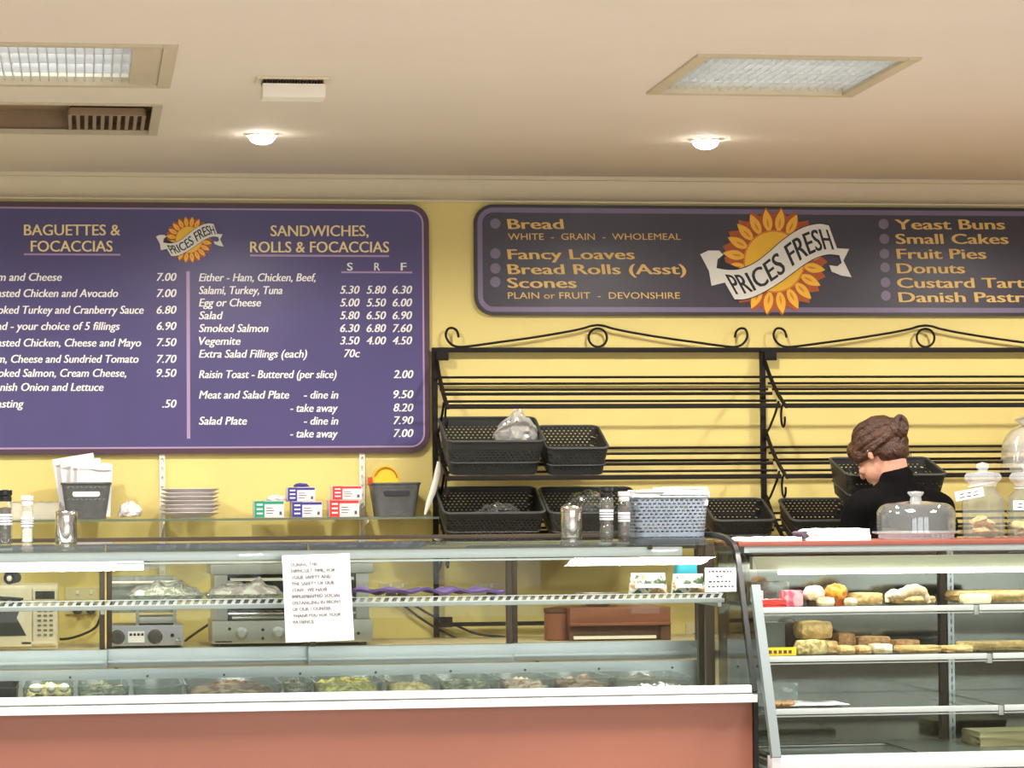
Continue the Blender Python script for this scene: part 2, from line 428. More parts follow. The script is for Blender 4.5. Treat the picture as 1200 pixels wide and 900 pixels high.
def remesh(mb, name, m, voxel, parent=None, smooth_it=4, loc=(0, 0, 0)):
    """one continuous surface over the union of the collected shapes"""
    me = bpy.data.meshes.new('r'); mb.bm.to_mesh(me); mb.bm.free()
    o = bpy.data.objects.new('r', me); COL.objects.link(o)
    md = o.modifiers.new('r', 'REMESH'); md.mode = 'VOXEL'; md.voxel_size = voxel
    sm = o.modifiers.new('s', 'SMOOTH'); sm.iterations = smooth_it; sm.factor = 0.5
    out = evaluated(o); bpy.data.objects.remove(o); bpy.data.meshes.remove(me)
    out.name = name
    out.polygons.foreach_set('use_smooth', [True]*len(out.polygons))
    out.materials.clear(); out.materials.append(MATS[m])
    n = bpy.data.objects.new(name, out); COL.objects.link(n); n.location = loc
    if parent is not None: n.parent = parent
    return n
_tc = {}
def text_verts(body, shear=0.0, bold=0.0, spacing=1.0):
    c = bpy.data.curves.new('t', 'FONT'); c.body = body; c.size = 1; c.shear = shear; c.offset = bold; c.space_character = spacing
    c.resolution_u = 3; c.extrude = 0.0
    o = bpy.data.objects.new('t', c); COL.objects.link(o)
    me = evaluated(o); bpy.data.objects.remove(o); bpy.data.curves.remove(c)
    return me
def cap_height():
    if 'h' not in _tc:
        me = text_verts('H'); _tc['h'] = max(v.co.y for v in me.vertices); bpy.data.meshes.remove(me)
    return _tc['h']
def text_mb(body, mapper, shear=0.0, bold=0.0, th=0.0015, spacing=1.0, mb=None, norm=True):
    """mapper((u, v)) -> room point of the letter face; u over the text width 0..1, v baseline 0 to cap height 1"""
    me = text_verts(body, shear, 0, spacing); h = cap_height()
    t = bmesh.new()
    k = 3 if bold > 0.01 else 1                # heavier strokes: copies of the letters side by side
    for i in range(k):
        n0 = len(t.verts); t.from_mesh(me); t.verts.ensure_lookup_table()
        dx = (i/(k-1)-0.5)*2.2*bold if k > 1 else 0
        for v in t.verts[n0:]: v.co.x += dx; v.co.z = 0.02*i
    bpy.data.meshes.remove(me)
    xs = [v.co.x for v in t.verts]; x0, x1 = min(xs), max(xs)
    r = bmesh.ops.extrude_face_region(t, geom=list(t.faces))
    back = [g for g in r['geom'] if isinstance(g, bmesh.types.BMVert)]
    bs = set(back)
    for v in t.verts:
        p = mapper((v.co.x-x0)/(x1-x0) if norm else v.co.x, v.co.y/h)
        v.co = p+V((0, -v.co.z*0.004, 0))+(V((0, -th, 0)) if v in bs else V((0, 0.0004, 0)))
    bmesh.ops.recalc_face_normals(t, faces=t.faces)
    mb = mb or MB()
    mb._take(t)
    return mb
# ================================================================== SETTING
b = MB(); b.span((XL, FRONT_Y, -0.1), (XR, WALL_Y+0.1, 0)); struct('floor', b, 'floor_tile')
b = MB(); b.span((XL, WALL_Y, 0), (XR, WALL_Y+0.15, CEIL_Z+0.3)); struct('wall_back', b, 'wall_yellow')
b = MB(); b.span((XL-0.15, FRONT_Y, 0), (XL, WALL_Y+0.15, CEIL_Z+0.3)); struct('wall_left', b, 'plain_wall')
b = MB(); b.span((XR, FRONT_Y, 0), (XR+0.15, WALL_Y+0.15, CEIL_Z+0.3)); struct('wall_right', b, 'plain_wall')
# front wall with three shop windows
WIN = [(-3.8, -0.4), (0.2, 3.6), (4.2, 7.6)]
b = MB()
b.span((XL, FRONT_Y-0.12, 0), (XR, FRONT_Y, 0.5)); b.span((XL, FRONT_Y-0.12, 2.6), (XR, FRONT_Y, CEIL_Z+0.3))
ed = [XL]+[x for w in WIN for x in w]+[XR]
for i in range(0, len(ed), 2): b.span((ed[i], FRONT_Y-0.12, 0.5), (ed[i+1], FRONT_Y, 2.6))
struct('wall_front', b, 'plain_wall')
for i, (a, c) in enumerate(WIN):
    b = MB(); t = 0.06
    b.span((a, FRONT_Y-0.08, 0.5), (a+t, FRONT_Y-0.02, 2.6)); b.span((c-t, FRONT_Y-0.08, 0.5), (c, FRONT_Y-0.02, 2.6))
    b.span((a+t, FRONT_Y-0.08, 0.5), (c-t, FRONT_Y-0.02, 0.5+t)); b.span((a+t, FRONT_Y-0.08, 2.6-t), (c-t, FRONT_Y-0.02, 2.6))
    b.span(((a+c)/2-t/2, FRONT_Y-0.08, 0.5+t), ((a+c)/2+t/2, FRONT_Y-0.02, 2.6-t))
    struct('window_%d' % (i+1), b, 'aluminium')
# ceiling with openings for the troffers and the slot vent
TL = at(204, 76, 8.4).x; TROF_Y0, TROF_Y1 = 8.04, 8.81
holes = [(0.245-1.30, 0.245, TROF_Y0, TROF_Y1), (1.740, 2.375, TROF_Y0+0.02, TROF_Y1), (0.235-1.5, 0.235, 9.22, 9.95)]
xs = sorted({XL, XR} | {h for q in holes for h in q[:2]}); ys = sorted({FRONT_Y, WALL_Y} | {h for q in holes for h in q[2:]})
b = MB()
for i in range(len(xs)-1):
    for j in range(len(ys)-1):
        cx, cy = (xs[i]+xs[i+1])/2, (ys[j]+ys[j+1])/2
        if not any(h[0] < cx < h[1] and h[2] < cy < h[3] for h in holes):
            b.span((xs[i], ys[j], CEIL_Z), (xs[i+1], ys[j+1], CEIL_Z+0.02))
b.span((XL, FRONT_Y, CEIL_Z+0.28), (XR, WALL_Y, CEIL_Z+0.3))
bmesh.ops.remove_doubles(b.bm, verts=b.bm.verts, dist=1e-5)
struct('ceiling', b, 'ceiling_paint', smooth=0)
# cove cornice along the back wall
prof = [(WALL_Y, CEIL_Z), (WALL_Y-0.105, CEIL_Z), (WALL_Y-0.105, CEIL_Z-0.014), (WALL_Y-0.092, CEIL_Z-0.016)]
for k in range(0, 9):
    a = k/8*pi/2
    prof.append((WALL_Y-0.012-0.08*cos(a)*1.0, CEIL_Z-0.018-0.068*sin(a)))
prof += [(WALL_Y-0.012, CEIL_Z-0.094), (WALL_Y, CEIL_Z-0.094)]
b = MB(); b.prism(prof, 'x', XL, XR); struct('trim_1', b, 'cornice_paint', smooth=30)

# ================================================================== CEILING LIGHTS AND VENTS
def area_in(name, loc, sx, sy, power, col, spread=150):
    return area(name, loc, (0, 0, 0), sx, sy, power, col, spread)
def troffer(h, label, blank=0.0, power=P_TROFFER, gap=0.0):
    x0, x1, y0, y1 = h; cx, cy = (x0+x1)/2, (y0+y1)/2
    t = thing('ceiling_light', label, 'ceiling light', (cx, cy, CEIL_Z), group='recessed fluorescent ceiling lights'); sh = (cx, cy, CEIL_Z)
    b = MB(); f = 0.028; z0, z1 = CEIL_Z-0.008, CEIL_Z+0.02
    b.span((x0-0.012, y0-0.012, z0), (x0+f, y1+0.012, z1), bev=0.004); b.span((x1-f, y0-0.012, z0), (x1+0.012, y1+0.012, z1), bev=0.004)
    b.span((x0+f, y0-0.012, z0), (x1-f, y0+f, z1), bev=0.004); b.span((x0+f, y1-f, z0), (x1-f, y1+0.012, z1), bev=0.004)
    fr = b.build('frame', 'frame_beige', t, shift=sh)
    b = MB(); zt = CEIL_Z+0.13
    b.span((x0, y0, zt), (x1, y1, zt+0.01))
    for (a0, a1) in (((x0, y0), (x0+0.006, y1)), ((x1-0.006, y0), (x1, y1)), ((x0, y0), (x1, y0+0.006)), ((x0, y1-0.006), (x1, y1))):
        b.span((a0[0], a0[1], CEIL_Z+0.02), (a1[0], a1[1], zt))
    b.build('housing', 'white_paint', t, shift=sh)
    if blank:
        b = MB(); b.span((x1-f-blank, y0+f, CEIL_Z), (x1-f, y1-f, CEIL_Z+0.012), bev=0.003); b.build('end_plate', 'frame_beige', t, shift=sh)
    for k in range(3):
        yy = y0+(y1-y0)*(0.22+0.28*k)
        b = MB(); b.cyl((x0+0.05, yy, CEIL_Z+0.085), (x1-0.05-blank, yy, CEIL_Z+0.085), 0.013); b.build('fluorescent_tube', 'troffer_tube', t, shift=sh)
    # prismatic louvre
    b = MB(); xa, xb = x0+f, x1-f-blank; ya, yb = y0+f, y1-f
    n = int((xb-xa)/0.026)
    for i in range(n+1):
        xx = xa+(xb-xa)*i/n; b.span((xx-0.0018, ya, CEIL_Z+0.004), (xx+0.0018, yb, CEIL_Z+0.03))
    for k in range(1, 4):
        yy = ya+(yb-ya)*k/4; b.span((xa, yy-0.003, CEIL_Z+0.004), (xb, yy+0.003, CEIL_Z+0.03))
    b.build('louvre', 'aluminium_white', t, shift=sh, smooth=0)
    l = area_in('troffer_lamp', (cx-blank/2, cy, CEIL_Z-0.012), x1-x0-0.1-blank, y1-y0-0.1, power, LAMP_TROFFER)
    return t
troffer(holes[0], 'long fluorescent ceiling light at the upper left with a blank end plate', 0.085)
troffer(holes[1], 'square fluorescent ceiling light above the sunflower bread sign')
# other fittings of the same row and rows nearer the street, out of the picture
for (x0, y0) in ((4.0, 8.04), (0.6, 4.2), (2.6, 4.2), (4.6, 4.2), (0.6, 0.6), (2.9, 0.6), (-1.8, 4.2)):
    area_in('troffer_lamp', (x0, y0, CEIL_Z-0.012), 0.55, 0.65, P_TROFFER*0.9, LAMP_TROFFER)
# slot vent
x0, x1, y0, y1 = holes[2]; t = thing('slot_vent', 'brown recessed slot vent in the ceiling below the long light', 'air vent', ((x0+x1)/2, (y0+y1)/2, CEIL_Z)); sh = t.location.copy()
b = MB(); f = 0.02
b.span((x0-0.01, y0-0.01, CEIL_Z-0.005), (x0+f, y1+0.01, CEIL_Z+0.01)); b.span((x1-f, y0-0.01, CEIL_Z-0.005), (x1+0.01, y1+0.01, CEIL_Z+0.01))
b.span((x0+f, y0-0.01, CEIL_Z-0.005), (x1-f, y0+f, CEIL_Z+0.01)); b.span((x0+f, y1-f, CEIL_Z-0.005), (x1-f, y1+0.01, CEIL_Z+0.01))
b.build('frame', 'frame_beige', t, shift=sh)
b = MB(); d = 0.075
b.span((x0, y0, CEIL_Z+d), (x1, y1, CEIL_Z+d+0.01)); b.span((x0, y0, CEIL_Z+0.01), (x0+0.01, y1, CEIL_Z+d)); b.span((x1-0.01, y0, CEIL_Z+0.01), (x1, y1, CEIL_Z+d))
b.span((x0+0.01, y0, CEIL_Z+0.01), (x1-0.01, y0+0.01, CEIL_Z+d)); b.span((x0+0.01, y1-0.01, CEIL_Z+0.01), (x1-0.01, y1, CEIL_Z+d))
b.build('recess', 'vent_brown', t, shift=sh)
ga = X(82, 9.7, 143); gb = X(168, 9.7, 143)
b = MB(); b.span((ga, 9.55, CEIL_Z+0.03), (gb, 9.93, CEIL_Z+0.05)); b.build('vent_opening', 'vent_dark', t, shift=sh)
for i in range(10):
    xx = ga+(gb-ga)*i/9
    b = MB(); b.span((xx-0.006, 9.55, CEIL_Z+0.008), (xx+0.006, 9.93, CEIL_Z+0.03)); b.build('louvre_blade', 'vent_brown', t, shift=sh)
b = MB(); b.span((ga, 9.53, CEIL_Z+0.006), (gb, 9.55, CEIL_Z+0.03)); b.build('grille_rail', 'vent_brown', t, shift=sh)
# drop-plate air register
rx0, rx1, ry = X(300, 8.63, 92), X(385, 8.63, 92), 8.64
t = thing('air_register', 'small cream air register hanging under the ceiling between the lights', 'air vent', ((rx0+rx1)/2, ry, CEIL_Z)); sh = t.location.copy()
b = MB(); b.span((rx0, ry-0.06, CEIL_Z-0.008), (rx1, ry+0.06, CEIL_Z), bev=0.003); b.build('flange', 'cornice_paint', t, shift=sh)
b = MB()
for i in range(22):
    xx = rx0+0.02+(rx1-rx0-0.04)*i/21; b.span((xx-0.0018, ry-0.045, CEIL_Z-0.02), (xx+0.0018, ry+0.045, CEIL_Z-0.008))
b.build('fins', 'vent_dark', t, shift=sh)
b = MB(); b.span((rx0+0.017, ry-0.05, CEIL_Z-0.062), (rx1-0.012, ry+0.05, CEIL_Z-0.02), bev=0.005); b.build('drop_plate', 'white_paint', t, shift=sh)
# downlights
def downlight(px, py, label, vis=True):
    p = ray(px, py); tt = (CEIL_Z-EYE)/p.z; x, y = p.x*tt, p.y*tt
    t = thing('downlight', label, 'downlight', (x, y, CEIL_Z), group='round downlights above the counter')
    MB().lathe([(0.05, -0.001), (0.056, -0.004), (0.056, -0.007), (0.049, -0.009), (0.047, -0.004), (0.047, -0.001)], seg=32).build('trim_ring', 'white_paint', t)
    MB().lathe([(0, -0.036), (0.018, -0.0345), (0.034, -0.028), (0.043, -0.018), (0.0465, -0.006), (0.0465, -0.001), (0, -0.001)], seg=32).build('lamp_face', 'lamp_disc', t)
    l = bpy.data.lights.new('downlight_lamp', 'SPOT'); l.energy = P_DOWN*4; l.spot_size = R(168); l.spot_blend = 0.45; l.color = LAMP_WARM; l.shadow_soft_size = 0.045
    o = bpy.data.objects.new('downlight_lamp', l); COL.objects.link(o); o.location = (x, y, CEIL_Z-0.05)
    return x, y
dx0, dy0 = downlight(307, 157, 'round white downlight above the dark blue sandwich menu')
dx1, dy1 = downlight(827, 163, 'round white downlight above the bread sign')
for k in (-1, 2):   # the row goes on beyond both edges of the picture
    l = bpy.data.lights.new('downlight_lamp', 'SPOT'); l.energy = P_DOWN*4; l.spot_size = R(168); l.spot_blend = 0.45; l.color = LAMP_WARM; l.shadow_soft_size = 0.045
    o = bpy.data.objects.new('downlight_lamp', l); COL.objects.link(o); o.location = (dx0+(dx1-dx0)*k, dy0, CEIL_Z-0.05)

# ================================================================== SIGNS
def rrect(x0, z0, x1, z1, r, n=8):
    out = []
    for (cx, cz, a0) in ((x1-r, z1-r, 0), (x0+r, z1-r, 90), (x0+r, z0+r, 180), (x1-r, z0+r, 270)):
        for k in range(n+1):
            a = R(a0+90*k/n); out.append((cx+r*cos(a), cz+r*sin(a)))
    return out
def ring_prism(mb, outer, inner, y0, y1):
    n = len(outer)
    for i in range(n):
        j = (i+1) % n
        mb.prism([outer[i], outer[j], inner[j], inner[i]], 'y', y0, y1)
    return mb
def inset(a, d): return rrect(a[0]+d, a[1]+d, a[2]-d, a[3]-d, max(0.002, a[4]-d))
SY = WALL_Y-0.025        # face of both sign boards
BOARD = None
def put_text(body, x0, x1, yc, cap, parent, m, name='lettering', shear=0.0, bold=0.0, anchor=None, unit=None, spacing=1.0, label=None):
    """letters between picture columns x0..x1 of the board face, cap-height centre at row yc"""
    Yf = SY-0.0005
    if unit is None:
        p0 = at(x0, yc+cap/2, Yf); p1 = at(x1, yc+cap/2, Yf); q0 = at(x0, yc-cap/2, Yf); q1 = at(x1, yc-cap/2, Yf)
        def mp(u, v):
            lo = p0.lerp(p1, u); hi = q0.lerp(q1, u); return lo+(hi-lo)*v
        mb = text_mb(body, mp, shear, bold, spacing=spacing)
    else:
        me = text_verts(body, shear, 0, spacing); w = max(v.co.x for v in me.vertices)-min(v.co.x for v in me.vertices); bpy.data.meshes.remove(me)
        if anchor == 'r': x0 = x1-w*unit
        else: x1 = x0+w*unit
        return put_text(body, x0, x1, yc, cap, parent, m, name, shear, bold, spacing=spacing)
    o = mb.build(name, m, parent, shift=parent.location if parent.parent is None else parent.parent.location, smooth=0)
    return o
def bar(x0, y0, x1, y1, parent, m, name, th=0.001, Yf=None):
    Yf = Yf or SY; a, c = at(x0, y1, Yf), at(x1, y0, Yf)
    return MB().span((a.x, Yf-th, a.z), (c.x, Yf+0.0005, c.z)).build(name, m, parent, shift=parent.location)

def emblem(cpx, cpy, Rpx, root):
    """sunflower-like sun with a waving banner"""
    c = at(cpx, cpy, SY); k = (at(cpx+Rpx, cpy, SY).x-c.x); Yf = SY
    sh = root.location
    def P(u, v, d): return V((c.x+u*k, Yf-d, c.z+v*k))
    def poly(mb, pts, d0, d1): return mb.prism([(c.x+u*k, c.z+v*k) for u, v in pts], 'y', Yf-d0, Yf-d1)
    N = 22
    burst = []
    for i in range(N*2):
        a = 2*pi*i/(N*2); r = 1.0 if i % 2 == 0 else 0.86
        burst.append((r*cos(a), r*sin(a)))
    em = poly(MB(), burst, 0.003, -0.0005).build('emblem', 'sun_rust', root, shift=sh, smooth=0)
    for i in range(N-2):
        a = 2*pi*(i+0.5)/(N-2)
        def leaf(s0, s1, wd):
            pts = []
            for j in range(9):
                q = j/8; r = s0+(s1-s0)*q; w = wd*sin(pi*min(1, q*0.94+0.04))**0.8*(1-0.35*q); pts.append((r, w))
            pts = pts+[(r, -w) for r, w in pts[::-1]]
            return [(r*cos(a)-w*sin(a), r*sin(a)+w*cos(a)) for r, w in pts]
        b = MB(); poly(b, leaf(0.56, 0.96, 0.105), 0.0042, 0.003); b.mat(1)
        poly(b, leaf(0.63, 0.80, 0.022), 0.0046, 0.0042)
        b.build('petal', ['sun_yellow', 'sun_orange'], em, shift=sh, smooth=0)
    poly(MB(), [(0.575*cos(2*pi*i/40), 0.575*sin(2*pi*i/40)) for i in range(40)], 0.0052, 0.003).build('sun_rim', 'sun_orange', em, shift=sh, smooth=0)
    poly(MB(), [(0.545*cos(2*pi*i/40), 0.545*sin(2*pi*i/40)) for i in range(40)], 0.0058, 0.0052).build('sun_disc', 'sun_disc', em, shift=sh, smooth=0)
    # banner: lower and upper edge, in units of the sun radius (187 zoomed px about (320,228))
    g = lambda x, y: ((x-320)/187.0, -(y-228)/187.0)
    up = [g(*p) for p in ((118, 252), (160, 258), (205, 254), (255, 232), (300, 198), (345, 160), (390, 128), (435, 107), (480, 99), (512, 104))]
    lo = [g(*p) for p in ((180, 358), (215, 357), (255, 345), (300, 322), (345, 294), (390, 262), (430, 234), (470, 213), (510, 203), (548, 206))]
    def edge(line, q):
        q = q*(len(line)-1); i = min(int(q), len(line)-2); f = q-i
        p = [V(line[max(0, min(len(line)-1, i+o))]) for o in (-1, 0, 1, 2)]
        return 0.5*((2*p[1])+(-p[0]+p[2])*f+(2*p[0]-5*p[1]+4*p[2]-p[3])*f*f+(-p[0]+3*p[1]-3*p[2]+p[3])*f**3)
    n = 36
    U = [edge(up, i/n) for i in range(n+1)]; L = [edge(lo, i/n) for i in range(n+1)]
    b = MB()
    for i in range(n): poly(b, [U[i], U[i+1], L[i+1], L[i]], 0.0085, 0.0058)
    bmesh.ops.remove_doubles(b.bm, verts=b.bm.verts, dist=1e-5)
    b.build('banner', 'ribbon_white', em, shift=sh, smooth=0)
    b = MB()
    for i in range(n):   # dark outline
        for E, s in ((U, 0.018), (L, -0.018)):
            poly(b, [E[i], E[i+1], E[i+1]+V((0, s)), E[i]+V((0, s))], 0.008, 0.0058)
    b.build('banner_outline', 'letter_black', em, shift=sh, smooth=0)
    for tail in (((62, 205), (90, 192), (128, 192), (142, 206), (122, 222), (118, 250), (150, 300), (100, 312), (92, 262)),
                 ((540, 182), (583, 184), (562, 224), (590, 281), (555, 276), (520, 262), (512, 240), (540, 244), (556, 232), (548, 206))):
        poly(MB(), [g(*p) for p in tail], 0.0075, 0.0056).build('banner_tail', 'ribbon_white', em, shift=sh, smooth=0)
    poly(MB(), [g(*p) for p in ((120, 250), (142, 207), (150, 232), (205, 254), (150, 268))], 0.0066, 0.0057).build('banner_fold', 'letter_black', em, shift=sh, smooth=0)
    def mp(u, v):
        q = 0.055+0.9*u; a = edge(lo, q); d = edge(up, q)
        w = a+(d-a)*(0.17+0.66*v); return P(w.x, w.y, 0.0085)
    text_mb('PRICES FRESH', mp, 0.0, 0.02, th=0.001).build('lettering', 'letter_black', em, shift=sh, smooth=0)
    return em

# ---- sandwich menu
a, c = at(-62, 531.5, SY), at(502.5, 238, SY)
zt = at(300, 238, SY).z; zb = at(300, 531.5, SY).z
box = (a.x, zb, c.x, zt, 0.075)
menu = thing('menu_board', 'large purple sandwich and baguette price board with rounded corners', 'sign', ((a.x+c.x)/2, WALL_Y-0.001, (zb+zt)/2)); sh = menu.location.copy()
MB().prism(rrect(*box), 'y', SY+0.001, WALL_Y-0.002).build('panel', 'menu_maroon', menu, shift=sh)
MB().prism(inset(box, 0.021), 'y', SY+0.0004, SY+0.0015).build('border_line', 'menu_lilac', menu, shift=sh)
MB().prism(inset(box, 0.0275), 'y', SY, SY+0.0012).build('panel_face', 'menu_purple', menu, shift=sh)
for s_, x0, x1, yc in (('BAGUETTES &', 28, 141, 269.5), ('FOCACCIAS', 36, 132, 288.5), ('SANDWICHES,', 317, 432, 270.5), ('ROLLS & FOCACCIAS', 293, 456, 289.5)):
    put_text(s_, x0, x1, yc, 12.5, menu, 'letter_cream', 'heading', bold=0.016)
bar(28, 297.5, 141, 299, menu, 'menu_lilac', 'heading_rule'); bar(293, 299, 456, 300.5, menu, 'menu_lilac', 'heading_rule')
bar(400, 318.3, 483, 320, menu, 'menu_lilac', 'column_rule'); bar(219, 318, 222.3, 514, menu, 'menu_lilac', 'column_divider')
for s_, x in (('S', 410), ('R', 442), ('F', 473)): put_text(s_, x-3.4, x+3.4, 312.5, 9, menu, 'letter_white', 'column_letter', bold=0.012)
ITAL = dict(shear=0.22, bold=0.022)
CAP = 9.2
for s_, x1, yc in (('Ham and Cheese', 72.5, 324.5), ('Roasted Chicken and Avocado', 138.5, 343.5), ('Smoked Turkey and Cranberry Sauce', 168.5, 363), ('Salad - your choice of 5 fillings', 140.5, 382), ('Roasted Chicken, Cheese and Mayo', 165.5, 401.5), ('Ham, Cheese and Sundried Tomato', 162.5, 420.5), ('Smoked Salmon, Cream Cheese,', 148, 437), ('Spanish Onion and Lettuce', 121.5, 453.5), ('Toasting', 28, 473)):
    put_text(s_, -18, x1, yc, CAP, menu, 'letter_white', 'menu_line', **ITAL)
for s_, yc in (('7.00', 324.5), ('7.00', 343.5), ('6.80', 363), ('6.90', 382), ('7.50', 401), ('7.70', 420.5), ('9.50', 437)):
    put_text(s_, 183.5, 207, yc, CAP, menu, 'letter_white', 'price', **ITAL)
put_text('.50', 190, 207, 473, CAP, menu, 'letter_white', 'price', **ITAL)
for s_, x0, x1, yc in (('Either - Ham, Chicken, Beef,', 233, 370, 325), ('Salami, Turkey, Tuna', 233, 331, 340), ('Egg or Cheese', 233, 306, 354.5), ('Salad', 233, 261.5, 369.5), ('Smoked Salmon', 233, 314.5, 384.5), ('Vegemite', 233, 282, 399.5), ('Extra Salad Fillings (each)', 233, 360, 414.5), ('Raisin Toast - Buttered (per slice)', 233, 394.5, 438.5), ('Meat and Salad Plate', 233, 339, 462.5), ('- dine in', 356, 396.5, 462.5), ('- take away', 340, 396, 478), ('Salad Plate', 233, 289.5, 493), ('- dine in', 356, 396.5, 493), ('- take away', 340, 396, 508)):
    put_text(s_, x0, x1, yc, CAP, menu, 'letter_white', 'menu_line', **ITAL)
for yc, row in ((339.5, ('5.30', '5.80', '6.30')), (354.5, ('5.00', '5.50', '6.00')), (369.5, ('5.80', '6.50', '6.90')), (384.5, ('6.30', '6.80', '7.60')), (399, ('3.50', '4.00', '4.50'))):
    for s_, x0 in zip(row, (398.5, 429.5, 460)): put_text(s_, x0, x0+23, yc, CAP, menu, 'letter_white', 'price', **ITAL)
put_text('70c', 403, 422, 414, CAP, menu, 'letter_white', 'price', **ITAL)
for s_, yc in (('2.00', 438.5), ('9.50', 462), ('8.20', 477.5), ('7.90', 492.5), ('7.00', 507.5)): put_text(s_, 461, 484.5, yc, CAP, menu, 'letter_white', 'price', **ITAL)
emblem(221.5, 281, 28.0, menu)

# ---- bread sign
zt = at(800, 241, SY).z; zb = at(800, 369.5, SY).z; xa = X(556, SY, 305); xb = X(1310, SY, 305)
box = (xa, zb, xb, zt, 0.075)
sign = thing('bread_sign', 'dark plum bakery sign listing breads and cakes around a sun emblem', 'sign', ((xa+xb)/2, WALL_Y-0.001, (zb+zt)/2)); sh = sign.location.copy()
MB().prism(rrect(*box), 'y', SY+0.001, WALL_Y-0.002).build('panel', 'board_black', sign, shift=sh)
MB().prism(inset(box, 0.0125), 'y', SY+0.0004, SY+0.0015).build('border_band', 'board_lilac', sign, shift=sh)
MB().prism(inset(box, 0.032), 'y', SY, SY+0.0012).build('panel_face', 'board_plum', sign, shift=sh)
def bullet(px, py):
    p = at(px, py, SY); r = 6.2/PPM(SY)
    MB().lathe([(0, 0), (r, 0), (r*0.95, 0.0012), (0, 0.0014)], seg=24, axis=(0, -1, 0)).build('bullet', 'bullet_grey', sign, loc=p-sh)
for y_ in (262, 297, 314.5, 330.5): bullet(580.5, y_)
for x_, y_ in ((1035.5, 262.5), (1036.3, 280), (1036.3, 297.5), (1037, 313.5), (1037.6, 331), (1038, 346.5)): bullet(x_, y_)
WD = dict(bold=0.02)
for s_, x0, x1, yc in (('Bread', 594, 661, 262.5), ('Fancy Loaves', 594, 744, 298), ('Bread Rolls (Asst)', 594, 804, 315.5), ('Scones', 594, 676, 331.5), ('Yeast Buns', 1048, 1178, 263), ('Small Cakes', 1049, 1182, 280), ('Fruit Pies', 1050, 1156, 297.5), ('Donuts', 1050, 1131, 314.5), ('Custard Tarts', 1051, 1211, 331.5), ('Danish Pastries', 1052, 1231, 348.3)):
    put_text(s_, x0, x1, yc, 11.5, sign, 'letter_gold', 'sign_line', shear=-0.08, **WD)
for s_, x0, x1, yc in (('WHITE  -  GRAIN  -  WHOLEMEAL', 595, 798, 277.3), ('PLAIN or FRUIT  -  DEVONSHIRE', 595, 797, 346.3)):
    put_text(s_, x0, x1, yc, 7.4, sign, 'letter_gold', 'sign_line', shear=-0.05, bold=0.01)
emblem(907, 306.5, 62.5, sign)
# ================================================================== DELI CABINET
DP = [(0.8179, 8.90), (0.88, 8.932), (0.95, 8.968), (1.05, 9.0205), (1.15, 9.0725), (1.20, 9.0985), (1.222, 9.1105), (1.242, 9.1245), (1.258, 9.146), (1.270, 9.177), (1.280, 9.22), (1.290, 9.29), (1.298, 9.40)]
def smooth_line(pts, n):
    out = []; pts = [V(p) for p in pts]
    for i in range(len(pts)-1):
        p = [pts[max(0, min(len(pts)-1, i+o))] for o in (-1, 0, 1, 2)]
        for k in range(n):
            f = k/n; out.append(0.5*((2*p[1])+(-p[0]+p[2])*f+(2*p[0]-5*p[1]+4*p[2]-p[3])*f*f+(-p[0]+3*p[1]-3*p[2]+p[3])*f**3))
    return out+[pts[-1]]
DPROF = smooth_line([(y, z) for z, y in DP], 4)           # (Y, Z) from the front sill up and over
def deli_y(z):
    for a, b_ in zip(DPROF, DPROF[1:]):
        if a.y <= z <= b_.y: return a.x+(b_.x-a.x)*(z-a.y)/(b_.y-a.y)
    return DPROF[0].x if z < DPROF[0].y else DPROF[-1].x
def on_glass(px, py, off=0.0):
    Y = 9.0
    for _ in range(20): Y = deli_y(at(px, py, Y).z)-off
    return at(px, py, Y)
XE = at(885, 812, 8.9).x
X0 = -2.1
TOPZ = 1.302; DR = 9.72
SILL = 0.818
deli = thing('deli_cabinet', 'long curved glass deli counter with a terracotta front panel', 'display cabinet', ((X0+XE)/2, 9.3, 0)); sh = deli.location.copy()
b = MB(); b.span((X0, 8.915, 0.12), (XE-0.006, 8.94, 0.788), bev=0.003); b.build('front_panel', 'panel_red', deli, shift=sh)
b = MB(); b.span((X0, 9.0, 0), (XE-0.03, DR-0.05, 0.12)); b.build('plinth', 'edge_black', deli, shift=sh)
b = MB(); b.span((X0, 8.94, 0.12), (XE-0.03, DR, 0.775)); b.build('body', 'grey_panel', deli, shift=sh)
b = MB()
b.prism([(8.885, 0.79), (8.885, 0.812), (8.893, 0.817), (8.94, 0.817), (8.94, 0.79)], 'x', X0, XE+0.004)
b.prism([(8.892, 0.817), (8.894, 0.838), (8.90, 0.842), (8.93, 0.842), (8.93, 0.817)], 'x', X0, XE-0.012)
b.build('front_trim', 'aluminium_white', deli, shift=sh)
b = MB(); b.span((X0, 8.8895, 0.8165), (XE-0.012, 8.893, 0.820)); b.build('trim_groove', 'button_grey', deli, shift=sh)
b = MB(); b.strip([(p.x, p.y) for p in DPROF], 0.006, 'x', X0+0.01, XE-0.012); b.build('curved_glass', 'glass_clear', deli, shift=sh, smooth=60)
b = MB(); b.span((X0, 9.40, TOPZ-0.008), (XE-0.012, DR-0.02, TOPZ)); b.build('top_glass', 'glass_shelf', deli, shift=sh)
b = MB(); b.strip([(p.x-0.003, p.y) for p in DPROF]+[(DR, TOPZ)], 0.016, 'x', XE-0.011, XE+0.004); b.build('end_edge', 'edge_black', deli, shift=sh, smooth=60)
b = MB(); b.span((XE-0.004, 8.895, 0.12), (XE+0.008, 8.93, 0.80)); b.build('corner_strip', 'edge_black', deli, shift=sh)
b = MB(); b.prism([(p.x+0.014, p.y-0.012) for p in DPROF]+[(DR-0.01, TOPZ-0.012), (DR-0.01, SILL)], 'x', XE-0.009, XE-0.004); b.build('end_glass', 'glass_clear', deli, shift=sh, smooth=0)
